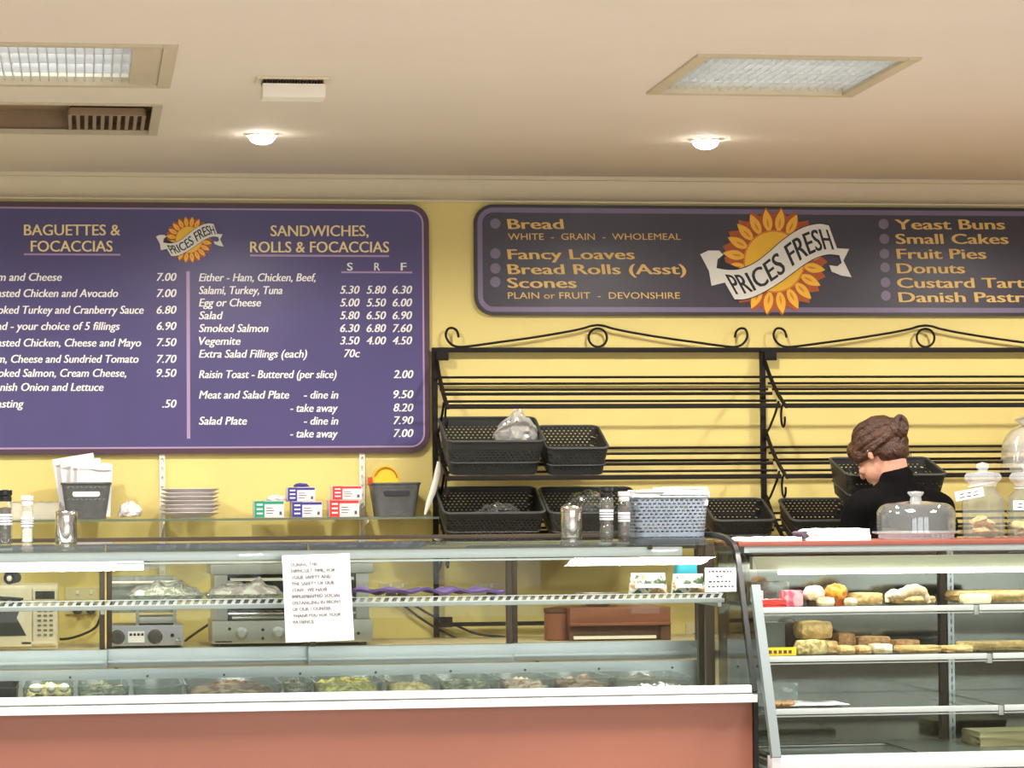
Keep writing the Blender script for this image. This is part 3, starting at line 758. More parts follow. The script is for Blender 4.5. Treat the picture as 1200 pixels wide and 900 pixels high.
# inside: deck, upper rail, lamp, shelf
b = MB(); b.span((X0, 8.94, 0.775), (XE-0.03, 9.60, 0.80)); b.build('deck', 'grey_panel', deli, shift=sh)
b = MB(); xr = X(800, 9.22, 650)
b.span((X0+0.02, 9.222, 1.243), (xr, 9.265, 1.272), bev=0.004); b.span((X0+0.02, 9.222, 1.234), (xr, 9.24, 1.24))
b.build('light_rail', 'aluminium', deli, shift=sh)
b = MB(); b.cyl((X(760, 9.22), 9.224, 1.272), (X(760, 9.22), 9.21, 1.272), 0.008); b.build('rail_screw', 'edge_black', deli, shift=sh)
tl = X(168, 9.24, 663)
b = MB(); b.cyl((X0+0.05, 9.255, 1.229), (tl, 9.255, 1.229), 0.0135); lt = b.build('fluorescent_tube', 'tube_light', deli, shift=sh)
b = MB(); b.cyl((tl, 9.255, 1.229), (tl+0.02, 9.255, 1.229), 0.0145); b.span((tl+0.015, 9.25, 1.222), (tl+0.05, 9.262, 1.24)); b.build('tube_socket', 'white_paint', lt, shift=sh)
area('tube_lamp', ((X0+tl)/2, 9.265, 1.21), (0, 0, 0), tl-X0, 0.03, 2.5, (1, 0.98, 0.93))
SHZ = Z(707, 9.16, 300)
SH0, SH1, SHX = 9.16, 9.52, X(842, 9.2, 705)
b = MB(); b.span((X0+0.02, SH0+0.004, SHZ), (SHX, SH1, SHZ+0.008)); b.build('shelf_glass', 'glass_shelf', deli, shift=sh)
b = MB(); b.span((X0+0.02, SH0-0.006, SHZ-0.016), (SHX+0.01, SH0+0.004, SHZ-0.002), bev=0.002)
b.build('shelf_edge', 'aluminium_dull', deli, shift=sh)
b = MB()                                       # pierced price rail along the shelf edge
n = int((SHX-X0)/0.026)
for i in range(n):
    xx = X0+0.03+i*0.026
    b.prism([(xx, SHZ), (xx+0.011, SHZ), (xx+0.018, SHZ+0.014), (xx+0.007, SHZ+0.014)], 'y', SH0-0.004, SH0+0.001)
b.span((X0+0.02, SH0-0.006, SHZ-0.003), (SHX, SH0+0.002, SHZ)); b.span((X0+0.02, SH0-0.006, SHZ+0.013), (SHX, SH0+0.002, SHZ+0.0155))
b.build('price_rail', 'aluminium_white', deli, shift=sh, smooth=0)
# shelf brackets and rear posts
for px in (835, 365, 120):
    xx = X(px, 9.3, 720)
    b = MB(); b.span((xx-0.006, 9.19, SHZ-0.03), (xx+0.006, 9.66, SHZ-0.017)); b.build('shelf_arm', 'aluminium_dull', deli, shift=sh)
for px, py_ in ((828, 9.53), (841, 9.41)):
    xx = min(X(px, py_, 735), XE-0.03)
    b = MB(); b.span((xx-0.015, py_, 0.80), (xx+0.015, py_+0.03, TOPZ-0.009), bev=0.003); b.build('rear_post', 'brown_anodised', deli, shift=sh)
b = MB(); b.span((X0, DR-0.03, TOPZ-0.004), (XE-0.02, DR, TOPZ+0.012), bev=0.003); b.build('rear_rail', 'brown_anodised', deli, shift=sh)
b = MB(); b.span((X0, 9.60, 0.775), (XE-0.03, DR, SILL+0.0)); b.span((X0, 9.60, SILL), (X(822, 9.6, 790), 9.615, 0.886)); b.build('rear_sill', 'aluminium', deli, shift=sh)
b = MB()
for i in range(16):
    xx = X0+0.3+i*0.25
    if xx < X(810, 9.6): b.cyl((xx, 9.601, 0.862), (xx, 9.597, 0.862), 0.004)
b.build('rivets', 'dial_dark', deli, shift=sh)['kind'] = 'stuff'
# sliding rear doors
dx = [X0+0.02, X(124, 9.66, 770), X(362, 9.66, 770), X(600, 9.66, 770), X(824, 9.66, 770)]
for i in range(4):
    a, c = dx[i]+0.003, dx[i+1]-0.003; y0 = 9.63 if i % 2 == 0 else 9.665; y1 = y0+0.028
    b = MB(); b.span((a-0.007, y0, 0.888), (c+0.007, y1, 0.949), bev=0.003); b.span((a, y0-0.010, 0.900), (c, y0, 0.912), bev=0.003)
    d = b.build('sliding_door', 'aluminium', deli, shift=sh)
    for (s0, s1) in ((a, a+0.018), (c-0.018, c)):
        if (i == 0 and s0 == a): continue
        b = MB(); b.span((s0, y0, 0.949), (s1, y1, 1.26), bev=0.002); b.build('stile', 'brown_anodised', d, shift=sh)
    b = MB(); b.span((a+0.018, y0+0.01, 0.949), (c-0.018, y0+0.015, 1.26)); b.build('pane', 'glass_door', d, shift=sh)
    b = MB(); b.span((a, y0, 1.26), (c, y1, TOPZ-0.01), bev=0.003); b.build('head_rail', 'aluminium_dark', d, shift=sh)

# ================================================================== REFRIGERATED CAKE DISPLAY
FX0 = XE+0.012; FX1 = 4.45
FP = [(0.62, 8.76), (0.80, 8.845), (1.00, 8.945), (1.12, 9.005), (1.18, 9.04), (1.215, 9.075), (1.24, 9.12), (1.255, 9.175)]
FPROF = smooth_line([(y, z) for z, y in FP], 4)
def cake_y(z):
    for a, b_ in zip(FPROF, FPROF[1:]):
        if a.y <= z <= b_.y: return a.x+(b_.x-a.x)*(z-a.y)/(b_.y-a.y)
    return FPROF[0].x if z < FPROF[0].y else FPROF[-1].x
CR = 9.62
CTZ = Z(633, 9.3, 1000)
case = thing('cake_display', 'glass fronted cake display with a red counter top right of the deli', 'display cabinet', ((FX0+FX1)/2, 9.3, 0)); sh = case.location.copy()
b = MB(); b.span((FX0+0.01, 8.82, 0.1), (FX1, CR, 0.585)); b.build('base', 'aluminium', case, shift=sh)
b = MB(); b.span((FX0, 8.735, 0.585), (FX1, 8.80, 0.632), bev=0.006); b.span((FX0+0.02, 8.76, 0.565), (FX1, 8.80, 0.58)); b.build('front_sill', 'aluminium_white', case, shift=sh)
b = MB(); b.span((FX0+0.03, 8.80, 0.585), (FX1, CR, 0.605)); b.build('deck', 'steel_brushed', case, shift=sh)
b = MB(); b.strip([(p.x, p.y) for p in FPROF], 0.006, 'x', FX0+0.035, FX1); b.build('front_glass', 'glass_clear', case, shift=sh, smooth=60)
b = MB(); b.strip([(p.x-0.004, p.y) for p in FPROF if p.y < 1.15], 0.03, 'x', FX0, FX0+0.028); b.build('side_frame', 'frame_grey', case, shift=sh, smooth=60)
b = MB(); b.prism([(p.x+0.02, p.y) for p in FPROF]+[(CR, 1.25), (CR, 0.6)], 'x', FX0+0.012, FX0+0.018); b.build('end_glass', 'glass_clear', case, shift=sh, smooth=0)
b = MB(); b.span((FX0, 9.165, CTZ-0.016), (FX1, CR+0.12, CTZ), bev=0.005); b.build('counter_top', 'counter_red', case, shift=sh)
b = MB(); b.span((FX0+0.02, 9.17, CTZ-0.036), (FX1, CR, CTZ-0.016)); b.build('top_frame', 'aluminium_dull', case, shift=sh)
lz = Z(669, 9.13, 1050); l0, l1 = X(912, 9.13, 669), FX1-0.1
b = MB(); b.cyl((l0, 9.13, lz), (l1, 9.13, lz), 0.008); b.build('fluorescent_tube', 'tube_light', case, shift=sh)
b = MB(); b.span((FX0+0.04, 9.14, lz+0.009), (FX1, 9.18, lz+0.05)); b.build('light_housing', 'housing_olive', case, shift=sh)
area('tube_lamp', ((l0+l1)/2, 9.16, lz-0.014), (R(12), 0, 0), l1-l0, 0.03, 1.5, (1, 0.98, 0.93))
cz = [Z(713, 8.99, 1000), Z(770, 8.935, 1000), Z(831, 8.87, 1000)]
CSH = []
jx = [X(1150, 8.95, 715), X(1163, 8.9, 772), X(1172, 8.86, 829)]
for zz, xj in zip(cz, jx):
    yf = cake_y(zz)+0.03; CSH.append((zz+0.005, yf))
    for (a, c) in ((FX0+0.03, xj-0.008), (xj+0.012, FX1-0.02)):
        b = MB(); b.span((a, yf, zz-0.003), (c, CR-0.03, zz+0.005)); g_ = b.build('shelf_glass', 'glass_shelf', case, shift=sh)
        b = MB(); b.span((a, yf-0.008, zz-0.012), (c, yf, zz+0.006), bev=0.002); b.span((a, yf-0.004, zz-0.02), (c, yf, zz-0.016)); b.build('shelf_edge', 'aluminium_white', g_, shift=sh)
    b = MB(); b.span((xj-0.006, yf-0.004, zz-0.026), (xj+0.010, yf+0.02, zz+0.004), bev=0.002)
    b.tube([(xj+0.002, yf+0.01, zz-0.014), (xj-0.01, 9.3, zz-0.02), (X(1109, CR, 760), CR-0.03, zz-0.035)], 0.005)
    b.build('shelf_bracket', 'steel_brushed', case, shift=sh)
# mirrored rear doors and the slotted standard between them
xs_ = X(1109, CR, 760)
for (a, c) in ((FX0+0.03, xs_-0.028), (xs_+0.02, FX1)):
    b = MB(); b.span((a, CR-0.012, 0.605), (c, CR, 1.25)); b.build('rear_door', 'mirror_back', case, shift=sh)
b = MB(); b.span((xs_-0.028, CR-0.03, 0.605), (xs_-0.008, CR, 1.25)); b.build('door_post', 'brown_anodised', case, shift=sh)
b = MB(); b.span((xs_-0.004, CR-0.035, 0.605), (xs_+0.006, CR-0.012, 1.25)); b.span((xs_+0.010, CR-0.035, 0.605), (xs_+0.018, CR-0.012, 1.25))
b.span((xs_-0.004, CR-0.016, 0.605), (xs_+0.018, CR-0.012, 1.25))
zz = 0.62
while zz < 1.24: b.span((xs_+0.006, CR-0.033, zz), (xs_+0.010, CR-0.02, zz+0.012)); zz += 0.028
b.build('slotted_standard', 'aluminium', case, shift=sh)

# ================================================================== BACK BENCH AND WALL FITTINGS
BZ = Z(758, 10.65, 300)
bench = thing('back_bench', 'beige back bench along the yellow wall under the shelf', 'bench', (1.2, 10.9, 0)); sh = bench.location.copy()
b = MB(); b.span((-2.2, 10.58, BZ-0.035), (5.5, WALL_Y-0.002, BZ), bev=0.004); b.build('bench_top', 'bench_beige', bench, shift=sh)
b = MB(); b.span((-2.2, 10.64, 0.1), (5.5, WALL_Y-0.002, BZ-0.035)); b.build('cupboard_body', 'bench_beige', bench, shift=sh)
for i in range(10):
    a = -2.2+0.77*i
    b = MB(); b.span((a+0.006, 10.622, 0.12), (a+0.764, 10.638, BZ-0.05), bev=0.003); d = b.build('cupboard_door', 'switch_plate', bench, shift=sh)
    b = MB(); b.tube([(a+0.70, 10.622, BZ-0.12), (a+0.70, 10.60, BZ-0.13), (a+0.70, 10.60, BZ-0.22), (a+0.70, 10.622, BZ-0.23)], 0.005); b.build('handle', 'aluminium', d, shift=sh)
b = MB(); b.span((-2.2, 10.70, 0), (5.5, WALL_Y-0.002, 0.1)); b.build('kickboard', 'edge_black', bench, shift=sh)

# glass shelf on slotted standards
GZ = Z(607, 10.95, 300); GY0 = 10.93
gs = thing('wall_shelf', 'narrow glass wall shelf on white slotted standards below the menu', 'shelf', (0.3, 11.1, GZ)); sh = gs.location.copy()
gx1 = X(514, 10.95, 605)
b = MB(); b.span((-1.6, GY0+0.003, GZ-0.009), (gx1, WALL_Y-0.016, GZ)); b.build('shelf_glass', 'glass_shelf', gs, shift=sh)
b = MB(); b.span((-1.6, GY0, GZ-0.009), (gx1, GY0+0.003, GZ-0.0005)); b.build('shelf_edge', 'edge_green', gs, shift=sh)
for px in (-120, 190, 424):
    xx = X(px, WALL_Y, 560)
    b = MB(); z0, z1 = GZ-0.32, Z(531, SY, px)
    b.span((xx-0.011, WALL_Y-0.004, z0), (xx+0.011, WALL_Y, z1)); b.span((xx-0.011, WALL_Y-0.014, z0), (xx-0.005, WALL_Y-0.004, z1)); b.span((xx+0.005, WALL_Y-0.014, z0), (xx+0.011, WALL_Y-0.004, z1))
    z = z0+0.012
    while z < z1-0.01: b.span((xx-0.005, WALL_Y-0.0138, z), (xx+0.005, WALL_Y-0.004, z+0.018)); z += 0.036
    st = b.build('slotted_standard', 'white_paint', gs, shift=sh)
    b = MB(); b.prism([(WALL_Y-0.006, GZ-0.075), (WALL_Y-0.006, GZ-0.0095), (GY0+0.02, GZ-0.0095), (GY0+0.02, GZ-0.02), (WALL_Y-0.05, GZ-0.04)], 'x', xx-0.002, xx+0.002); b.build('shelf_bracket', 'white_paint', st, shift=sh)

# ================================================================== BREAD RACKS
def rod_z(py_back, py_front, k, px, Yb, Yf): pass
def bread_rack(pl, pr, label, lower=True):
    Yb, Yf = 11.14, 10.80
    xl = X(pl, 11.16, 470); xr = X(pr, 11.16, 470)
    t = thing('bread_rack', label, 'shelf', ((xl+xr)/2, 11.17, BZ+0.001), group='wrought iron bread racks'); sh = t.location.copy()
    ztop = Z(410, 11.16, (pl+pr)/2 if pr < 1200 else 1050)
    z = lambda py, Y: Z(py, Y, 700)
    b = MB(); b.span((xl-0.008, 11.15, ztop-0.009), (xr, 11.175, ztop+0.009), bev=0.002); b.build('top_rail', 'iron_black', t, shift=sh)
    # crest: C-scroll ends and a long wave peaking over a ring
    L = xr-xl; k = 1/PPM(11.16); cx = xl+L*0.5
    half = []
    for (ox, oy) in ((-163, 12), (-165, 19.5), (-170, 23), (-175.5, 22), (-178, 16), (-176.5, 9.5), (-171, 3.5), (-163, 1.2), (-150, 2.0), (-120, 6), (-80, 11.5), (-40, 18), (-18, 22.5), (-8, 25.5), (0, 26.6)):
        half.append(V((ox, oy)))
    half = smooth_line(half, 4)
    sx = (L*0.5)/(192*k)
    pts = [V((cx+p.x*k*sx, 11.162, ztop+0.008+p.y*k)) for p in half]
    pts += [V((2*cx-p.x, p.y, p.z)) for p in pts[::-1][1:]]
    MB().tube(pts, 0.0048, seg=7).build('crest_scroll', 'iron_black', t, shift=sh)
    rr = 10.8*k
    MB().tube([(cx+rr*cos(2*pi*i/28), 11.162, ztop+0.009+rr+0.003+rr*sin(2*pi*i/28)) for i in range(28)], 0.0046, seg=7, closed=True).build('crest_ring', 'iron_black', t, shift=sh)
    tiers = [((442, 449.5, 456.5, 461.5, 470), 476), ((525, 531.8, 540, 544, 552.5), 559.5), ((603, 611, 618, 623, 631), 639)]
    arms = []
    for (rows, fr) in tiers:
        b = MB(); n = len(rows); zb_ = z(rows[0], Yb); zf = z(fr, Yf)
        for i, py in enumerate(rows):
            Y = Yb+(Yf-Yb)*i/n; zz = z(py, Y)
            b.cyl((xl+0.002, Y, zz), (xr-0.004, Y, zz), 0.0048 if i != 3 else 0.0062, seg=8)
        b.build('rod_shelf', 'iron_black', t, shift=sh)
        b = MB(); b.span((xl+0.002, Yf-0.004, zf-0.009), (xr-0.004, Yf+0.004, zf+0.009), bev=0.002); b.build('front_bar', 'iron_black', t, shift=sh)
        arms.append((zb_, zf))
    ends = [xl] if pr > 1200 else [xl]
    for xx in ends+([xr] if pr > 1200 else []):
        b = MB(); b.span((xx-0.007, 11.155, BZ+0.002), (xx+0.013, 11.18, ztop-0.005), bev=0.002)
        post = b.build('post', 'iron_black', t, shift=sh)
        b = MB(); b.span((xx+0.006, 11.14, ztop-0.042), (xx+0.055, 11.155, ztop-0.007), bev=0.002); b.build('fixing_plate', 'iron_black', post, shift=sh)
        for (zb_, zf) in arms:
            b = MB(); pr_ = []
            for q in range(17):
                u = q/16; pr_.append((xx+0.009, 11.16+(Yf-11.16)*u, zb_+0.075*(1-u)**2.2+(zf-zb_)*u-0.006))
            b.tube(pr_, 0.0085, seg=7, flat=0.6)
            # scroll under the arm
            sc = []
            for q in range(26):
                a = q/25*pi*1.55; rad = 0.055-0.034*q/25
                sc.append((xx+0.009, Yf+0.05+rad*sin(a)*0.9, zf-0.045+rad*cos(a)))
            b.tube(sc, 0.0045, seg=6)
            b.tube([(xx+0.009, 11.15, zf-0.10), (xx+0.009, 11.08, zf-0.075), (xx+0.009, 10.98, zf-0.02), (xx+0.009, 10.93, zf+0.02)], 0.005, seg=6)
            b.build('scroll_arm', 'iron_black', post, shift=sh)
    if lower:
        zl = Z(731, 11.15, 580); xr2 = X(652, 11.15, 731)
        b = MB(); b.span((xl, 11.14, zl-0.008), (xr2, 11.155, zl+0.008), bev=0.002); b.span((xl+0.012, 11.12, zl-0.01), (xl+0.06, 11.14, zl+0.03)); b.build('lower_rail', 'iron_black', t, shift=sh)
    return t
bread_rack(509, 890.5, 'left black iron bread rack with scroll crest, stacked with dark baskets')
bread_rack(893.5, 1275, 'right black iron bread rack behind the bowed person', lower=False)
# ================================================================== BASKETS
def basket_parts(root, w, d, h, m, lip='plastic_charcoal', taper=0.88, rib=True):
    """moulded basket, open at the top, base centred at the origin; back towards +Y"""
    th = 0.004; W2, D2 = w/2, d/2; b = MB()
    def ringpts(z, off=0.0, n=5):
        k = taper+(1-taper)*z/h; return [V((x, y, z)) for x, y in rrect(-W2*k+off, -D2*k+off, W2*k-off, D2*k-off, 0.03, n)]
    t = bmesh.new(); rows = 6
    out = [[t.verts.new(p) for p in ringpts(h*i/rows)] for i in range(rows+1)]
    inn = [[t.verts.new(p) for p in ringpts(max(th, h*i/rows), th)] for i in range(rows+1)]
    n = len(out[0])
    for i in range(rows):
        for k in range(n):
            k2 = (k+1) % n
            t.faces.new((out[i][k], out[i][k2], out[i+1][k2], out[i+1][k])); t.faces.new((inn[i][k2], inn[i][k], inn[i+1][k], inn[i+1][k2]))
    for k in range(n): t.faces.new((out[rows][k], out[rows][(k+1) % n], inn[rows][(k+1) % n], inn[rows][k]))
    t.faces.new(out[0][::-1]); t.faces.new(inn[0])
    bmesh.ops.recalc_face_normals(t, faces=t.faces); b._take(t)
    body = b.build('basket_body', m, root)
    MB().tube([p+V((0, 0, -0.002)) for p in ringpts(h, 0.002)], 0.0055, seg=7, closed=True).build('rim', lip, root)
    if rib: MB().tube([p for p in ringpts(h*0.36, -0.001)], 0.003, seg=6, closed=True).build('moulded_rib', lip, root)
    return body
def basket(label, px0, px1, py_rim, py_bot, Yf, depth, tilt, m, group=None, h=None, roll=0):
    """front face between the picture columns at depth Yf; tilt: leaning forward with the sloping shelf"""
    xa, xb = X(px0, Yf, py_rim), X(px1, Yf, py_rim); zr, zb = Z(py_rim, Yf, (px0+px1)/2), Z(py_bot, Yf, (px0+px1)/2)
    hh = h or (zr-zb)/cos(tilt); w = xb-xa
    # the front lower edge stands at (Yf, zb): find the base centre
    t = thing('plastic_basket', label, 'basket', ((xa+xb)/2, Yf+depth/2*cos(tilt)*0.94, zb+depth/2*sin(tilt)*0.94), (tilt, 0, roll), group)
    basket_parts(t, w, depth, hh, m)
    return t
TI = R(20)
G = 'dark plastic bread baskets on the racks'
bk1 = basket('dark grey basket holding a cloudy plastic bag, upper left on the racks', 521, 637, 516.5, 557.5, 10.82, 0.29, TI, 'basket_dark', G)
bk2 = basket('empty smaller charcoal basket right of the one holding a plastic bag', 638, 712, 524.5, 557.5, 10.82, 0.27, TI, 'basket_dark', G)
bk3 = basket('charcoal basket with clear scraps on the lowest tier at the far left', 518, 638, 600, 637, 10.82, 0.29, TI, 'basket_black', G)
bk4 = basket('charcoal basket with crumpled plastic behind the pepper grinder', 641, 752, 600, 637, 10.82, 0.29, TI, 'basket_dark', G)
bk5 = basket('low black basket just right of the pale grey basket of napkins', 834, 907, 609, 638, 10.82, 0.25, TI, 'basket_black', G)
bk6 = basket('low black basket at the left elbow of the person', 925, 1003, 609, 638, 10.82, 0.25, TI, 'basket_black', G)
def crumple(px, py, Y, w, h, d, seed, name, m, label=None, cat=None, parent=None, peak=0.5, tall=1.0):
    """crumpled bag: a folded skin over an uneven lump"""
    c = at(px, py, Y); b = MB(); t = bmesh.new(); bmesh.ops.create_icosphere(t, subdivisions=4, radius=1)
    for v in t.verts:
        n1 = noise.noise(v.co*2.1+V((seed, 0, 0))); n2 = abs(noise.noise(v.co*5.3+V((0, seed, 0))))
        k = 1+0.28*n1-0.22*n2
        zz = v.co.z
        pinch = 1-0.75*max(0, zz)**1.3*tall
        v.co = V((v.co.x*w/2*k*pinch+(peak-0.5)*w*max(0, zz), v.co.y*d/2*k*pinch, max(-0.45, zz)*h*0.69*k+0.31*h))
    b._take(t)
    o = b.build(name, m, parent, loc=c, smooth=20)
    if label: tag(o, label, cat)
    return o
crumple(604, 519, 10.92, 0.17, 0.135, 0.16, 3.1, 'plastic_bag', 'plastic_bag', 'crumpled cloudy plastic bag sitting in the upper left basket', 'plastic bag', peak=0.55)
crumple(690, 601, 10.93, 0.20, 0.085, 0.16, 5.7, 'plastic_bag', 'plastic_clear', 'crumpled clear plastic bag in the basket behind the shaker', 'plastic bag', tall=0.4)
crumple(585, 603, 10.93, 0.17, 0.045, 0.16, 8.7, 'plastic_bag', 'plastic_clear', 'flat clear plastic scrap in the lowest left basket', 'plastic bag', tall=0.2)
b = MB(); t = bmesh.new(); bmesh.ops.create_icosphere(t, subdivisions=4, radius=1)
for v in t.verts:
    p = v.co.copy(); q = V([math.copysign(abs(x)**0.55, x) for x in p]); q *= 1+0.06*noise.noise(p*2.5+V((7, 0, 0)))
    v.co = V((q.x*0.125*(1-0.18*q.z)+0.02*q.z, q.y*0.085*(1-0.2*q.z), q.z*0.092))
b._take(t); c = at(1210, 522, 10.92)
bg = b.build('plastic_bag', 'plastic_bag', loc=c, rot=(0, R(-20), 0)); tag(bg, 'cloudy plastic bread bag slumped at the right picture edge on the rack', 'plastic bag')
MB().lathe([(0.012, 0.085), (0.02, 0.10), (0.035, 0.118), (0.03, 0.112), (0.014, 0.098), (0.008, 0.085)], seg=14).build('twisted_neck', 'plastic_bag', bg)

# pale grey basket of napkins on the deli top
DT = TOPZ+0.0005
yf = 9.48
xa, xb = X(742, yf, 600), X(832, yf, 600); zr = Z(582, yf, 790); h = zr-DT
bkg = thing('napkin_basket', 'pale grey plastic basket of white napkins on the deli top', 'basket', ((xa+xb)/2, yf+0.085, DT))
basket_parts(bkg, xb-xa, 0.17, h, 'basket_grey', 'grey_block', 0.90, rib=False)
def paper_stack(name, label, x0, x1, y0, y1, z0, z1, n, seed, m='paper_white', cat='napkins', wob=0.006):
    rnd = random.Random(seed); t = thing(name, label, cat, ((x0+x1)/2, (y0+y1)/2, z0)); sh_ = t.location.copy()
    for i in range(n):
        za, zb_ = z0+(z1-z0)*i/n, z0+(z1-z0)*(i+0.92)/n; dx, dy = rnd.uniform(-wob, wob), rnd.uniform(-wob, wob)
        MB().sheet(lambda u, v: V((x0+(x1-x0)*u+dx, y0+(y1-y0)*v+dy, zb_+0.002*sin(u*5+i)*sin(v*4))), 8, 4, (zb_-za)*0.9).build('napkin', m, t, shift=sh_)
    return t
zr = DT+h
paper_stack('napkin_stack', 'larger white napkin stack on the right in the pale grey basket', X(777, yf, 575), X(831, yf, 575), yf+0.012, yf+0.16, zr-0.03, Z(570.5, yf, 800), 7, 4)
paper_stack('napkin_stack', 'lower white napkin stack on the left in the pale grey basket', X(744, yf, 577), X(776, yf, 577), yf+0.012, yf+0.16, zr-0.03, Z(574, yf, 760), 6, 5)

# ================================================================== LEFT WALL SHELF THINGS
def at_x(px, Y, py=600): return X(px, Y, py)
yb = 10.96
def upright_basket(label, px0, px1, py_top, m='basket_mid', slot='paper_white', d=0.19, taper=0.80):
    xa, xb = X(px0, yb, 566), X(px1, yb, 566); h = Z(py_top, yb, (px0+px1)/2)-GZ-0.0008
    t = thing('storage_basket', label, 'basket', ((xa+xb)/2, yb+d/2, GZ+0.0008))
    w = xb-xa; W2, D2 = w/2, d/2; th = 0.004
    b = MB(); tt = bmesh.new(); rows = 8
    def ringp(z, off=0): 
        k = taper+(1-taper)*z/h; return [V((x, y, z)) for x, y in rrect(-W2*k+off, -D2*k+off, W2*k-off, D2*k-off, 0.02, 4)]
    out = [[tt.verts.new(p) for p in ringp(h*i/rows)] for i in range(rows+1)]; inn = [[tt.verts.new(p) for p in ringp(max(th, h*i/rows), th)] for i in range(rows+1)]
    n = len(out[0])
    for i in range(rows):
        for k in range(n):
            k2 = (k+1) % n; tt.faces.new((out[i][k], out[i][k2], out[i+1][k2], out[i+1][k])); tt.faces.new((inn[i][k2], inn[i][k], inn[i+1][k], inn[i+1][k2]))
    for k in range(n): tt.faces.new((out[rows][k], out[rows][(k+1) % n], inn[rows][(k+1) % n], inn[rows][k]))
    tt.faces.new(out[0][::-1]); tt.faces.new(inn[0]); bmesh.ops.recalc_face_normals(tt, faces=tt.faces); b._take(tt)
    b.build('basket_body', m, t)
    MB().tube([p+V((0, 0, -0.002)) for p in ringp(h, 0.001)], 0.0045, seg=7, closed=True).build('rim', m, t)
    zs = h*0.70; ks = taper+(1-taper)*zs/h; yfz = -D2*ks
    sl = [V((x, yfz-0.001, zs+z)) for x, z in rrect(-w*0.28, -0.011, w*0.28, 0.011, 0.0105, 5)]
    MB().prism([(p.x, p.z) for p in sl], 'y', yfz-0.0012, yfz+0.001).build('handle_slot', slot, t)
    # moulded lattice row beneath the rim
    b = MB()
    for i in range(9):
        xx = (i-4)*w*0.09
        for zz in (h*0.88, h*0.55):
            kk = taper+(1-taper)*zz/h
            b.box((xx, -D2*kk-0.0006, zz), (0.011, 0.003, 0.003), Matrix.Rotation(0.5 if i % 2 else -0.5, 3, 'Y'))
    b.build('lattice_row', 'grey_block' if slot == 'paper_white' else m, t)['kind'] = 'stuff'
    return t, h
ub, uh = upright_basket('dark storage basket stuffed with white paper bags on the wall shelf', 72, 130, 566)
for i, (tx, tz, cx_, top, w_, yo) in enumerate(((-0.16, 0, 91, 531, 0.155, 0.10), (-0.09, 0, 97, 536, 0.15, 0.075), (0.02, 0, 106, 540, 0.15, 0.05), (0.05, 0, 110, 541, 0.13, 0.03))):
    c = at(cx_, top, yb+yo); hgt = c.z-GZ-0.02
    lab = ['tallest white paper bag leaning left in the shelf basket', 'white paper bag second from the back in the shelf basket', 'white paper bag in the middle front of the shelf basket', 'front narrow white paper bag at the right of the shelf basket'][i]
    t = thing('paper_bag', lab, 'paper bag', (c.x-tx*hgt*0.5, c.y, GZ+0.012), (0, tx, 0), group='paper bags in the shelf basket')
    MB().sheet(lambda u, v: V(((u-0.5)*w_, 0.004*sin(u*7+i)*v, v*hgt)), 10, 8, 0.006).build('bag_front', 'paper_white', t)
    MB().box((0, -0.004, hgt*0.9), (w_*0.9, 0.003, 0.004)).build('folded_lip', 'china_white', t)
# crumpled paper ball
crumple(152, 605.5, 11.03, 0.085, 0.058, 0.07, 9.4, 'paper_ball', 'china_white', 'small crumpled white paper ball left of the plates', 'paper', tall=0.15)
# plates
pr0, pr1 = X(188, 11.05, 580), X(257, 11.05, 580); prx = (pr0+pr1)/2; prr = (pr1-pr0)/2
zt_ = Z(573, 11.05, 222); N = 7; dz = (zt_-GZ-0.022)/(N-1)
lb = ['bottom', 'second from the bottom', 'third from the bottom', 'middle', 'third from the top', 'second from the top', 'top']
p0 = None
for i in range(N):
    if p0 is None:
        p0 = thing('dinner_plate', 'white china plate at the %s of the stack on the wall shelf' % lb[i], 'plate', (prx, 11.05, GZ+0.0006), group='white plates stacked on the wall shelf')
        MB().lathe([(0, 0.002), (prr*0.62, 0.002), (prr*0.62, 0), (prr*0.66, 0), (prr*0.68, 0.005), (prr*0.98, 0.019), (prr, 0.0215), (prr*0.985, 0.023), (prr*0.7, 0.010), (0, 0.006)], seg=44).build('plate_dish', 'china_white', p0)
    else:
        rr_ = random.Random(i)
        clone(p0, loc=(prx+rr_.uniform(-0.004, 0.004), 11.05+rr_.uniform(-0.004, 0.004), GZ+0.0006+dz*i), label='white china plate at the %s of the stack on the wall shelf' % lb[i] if i < N-1 else 'white china plate topping the stack on the wall shelf')
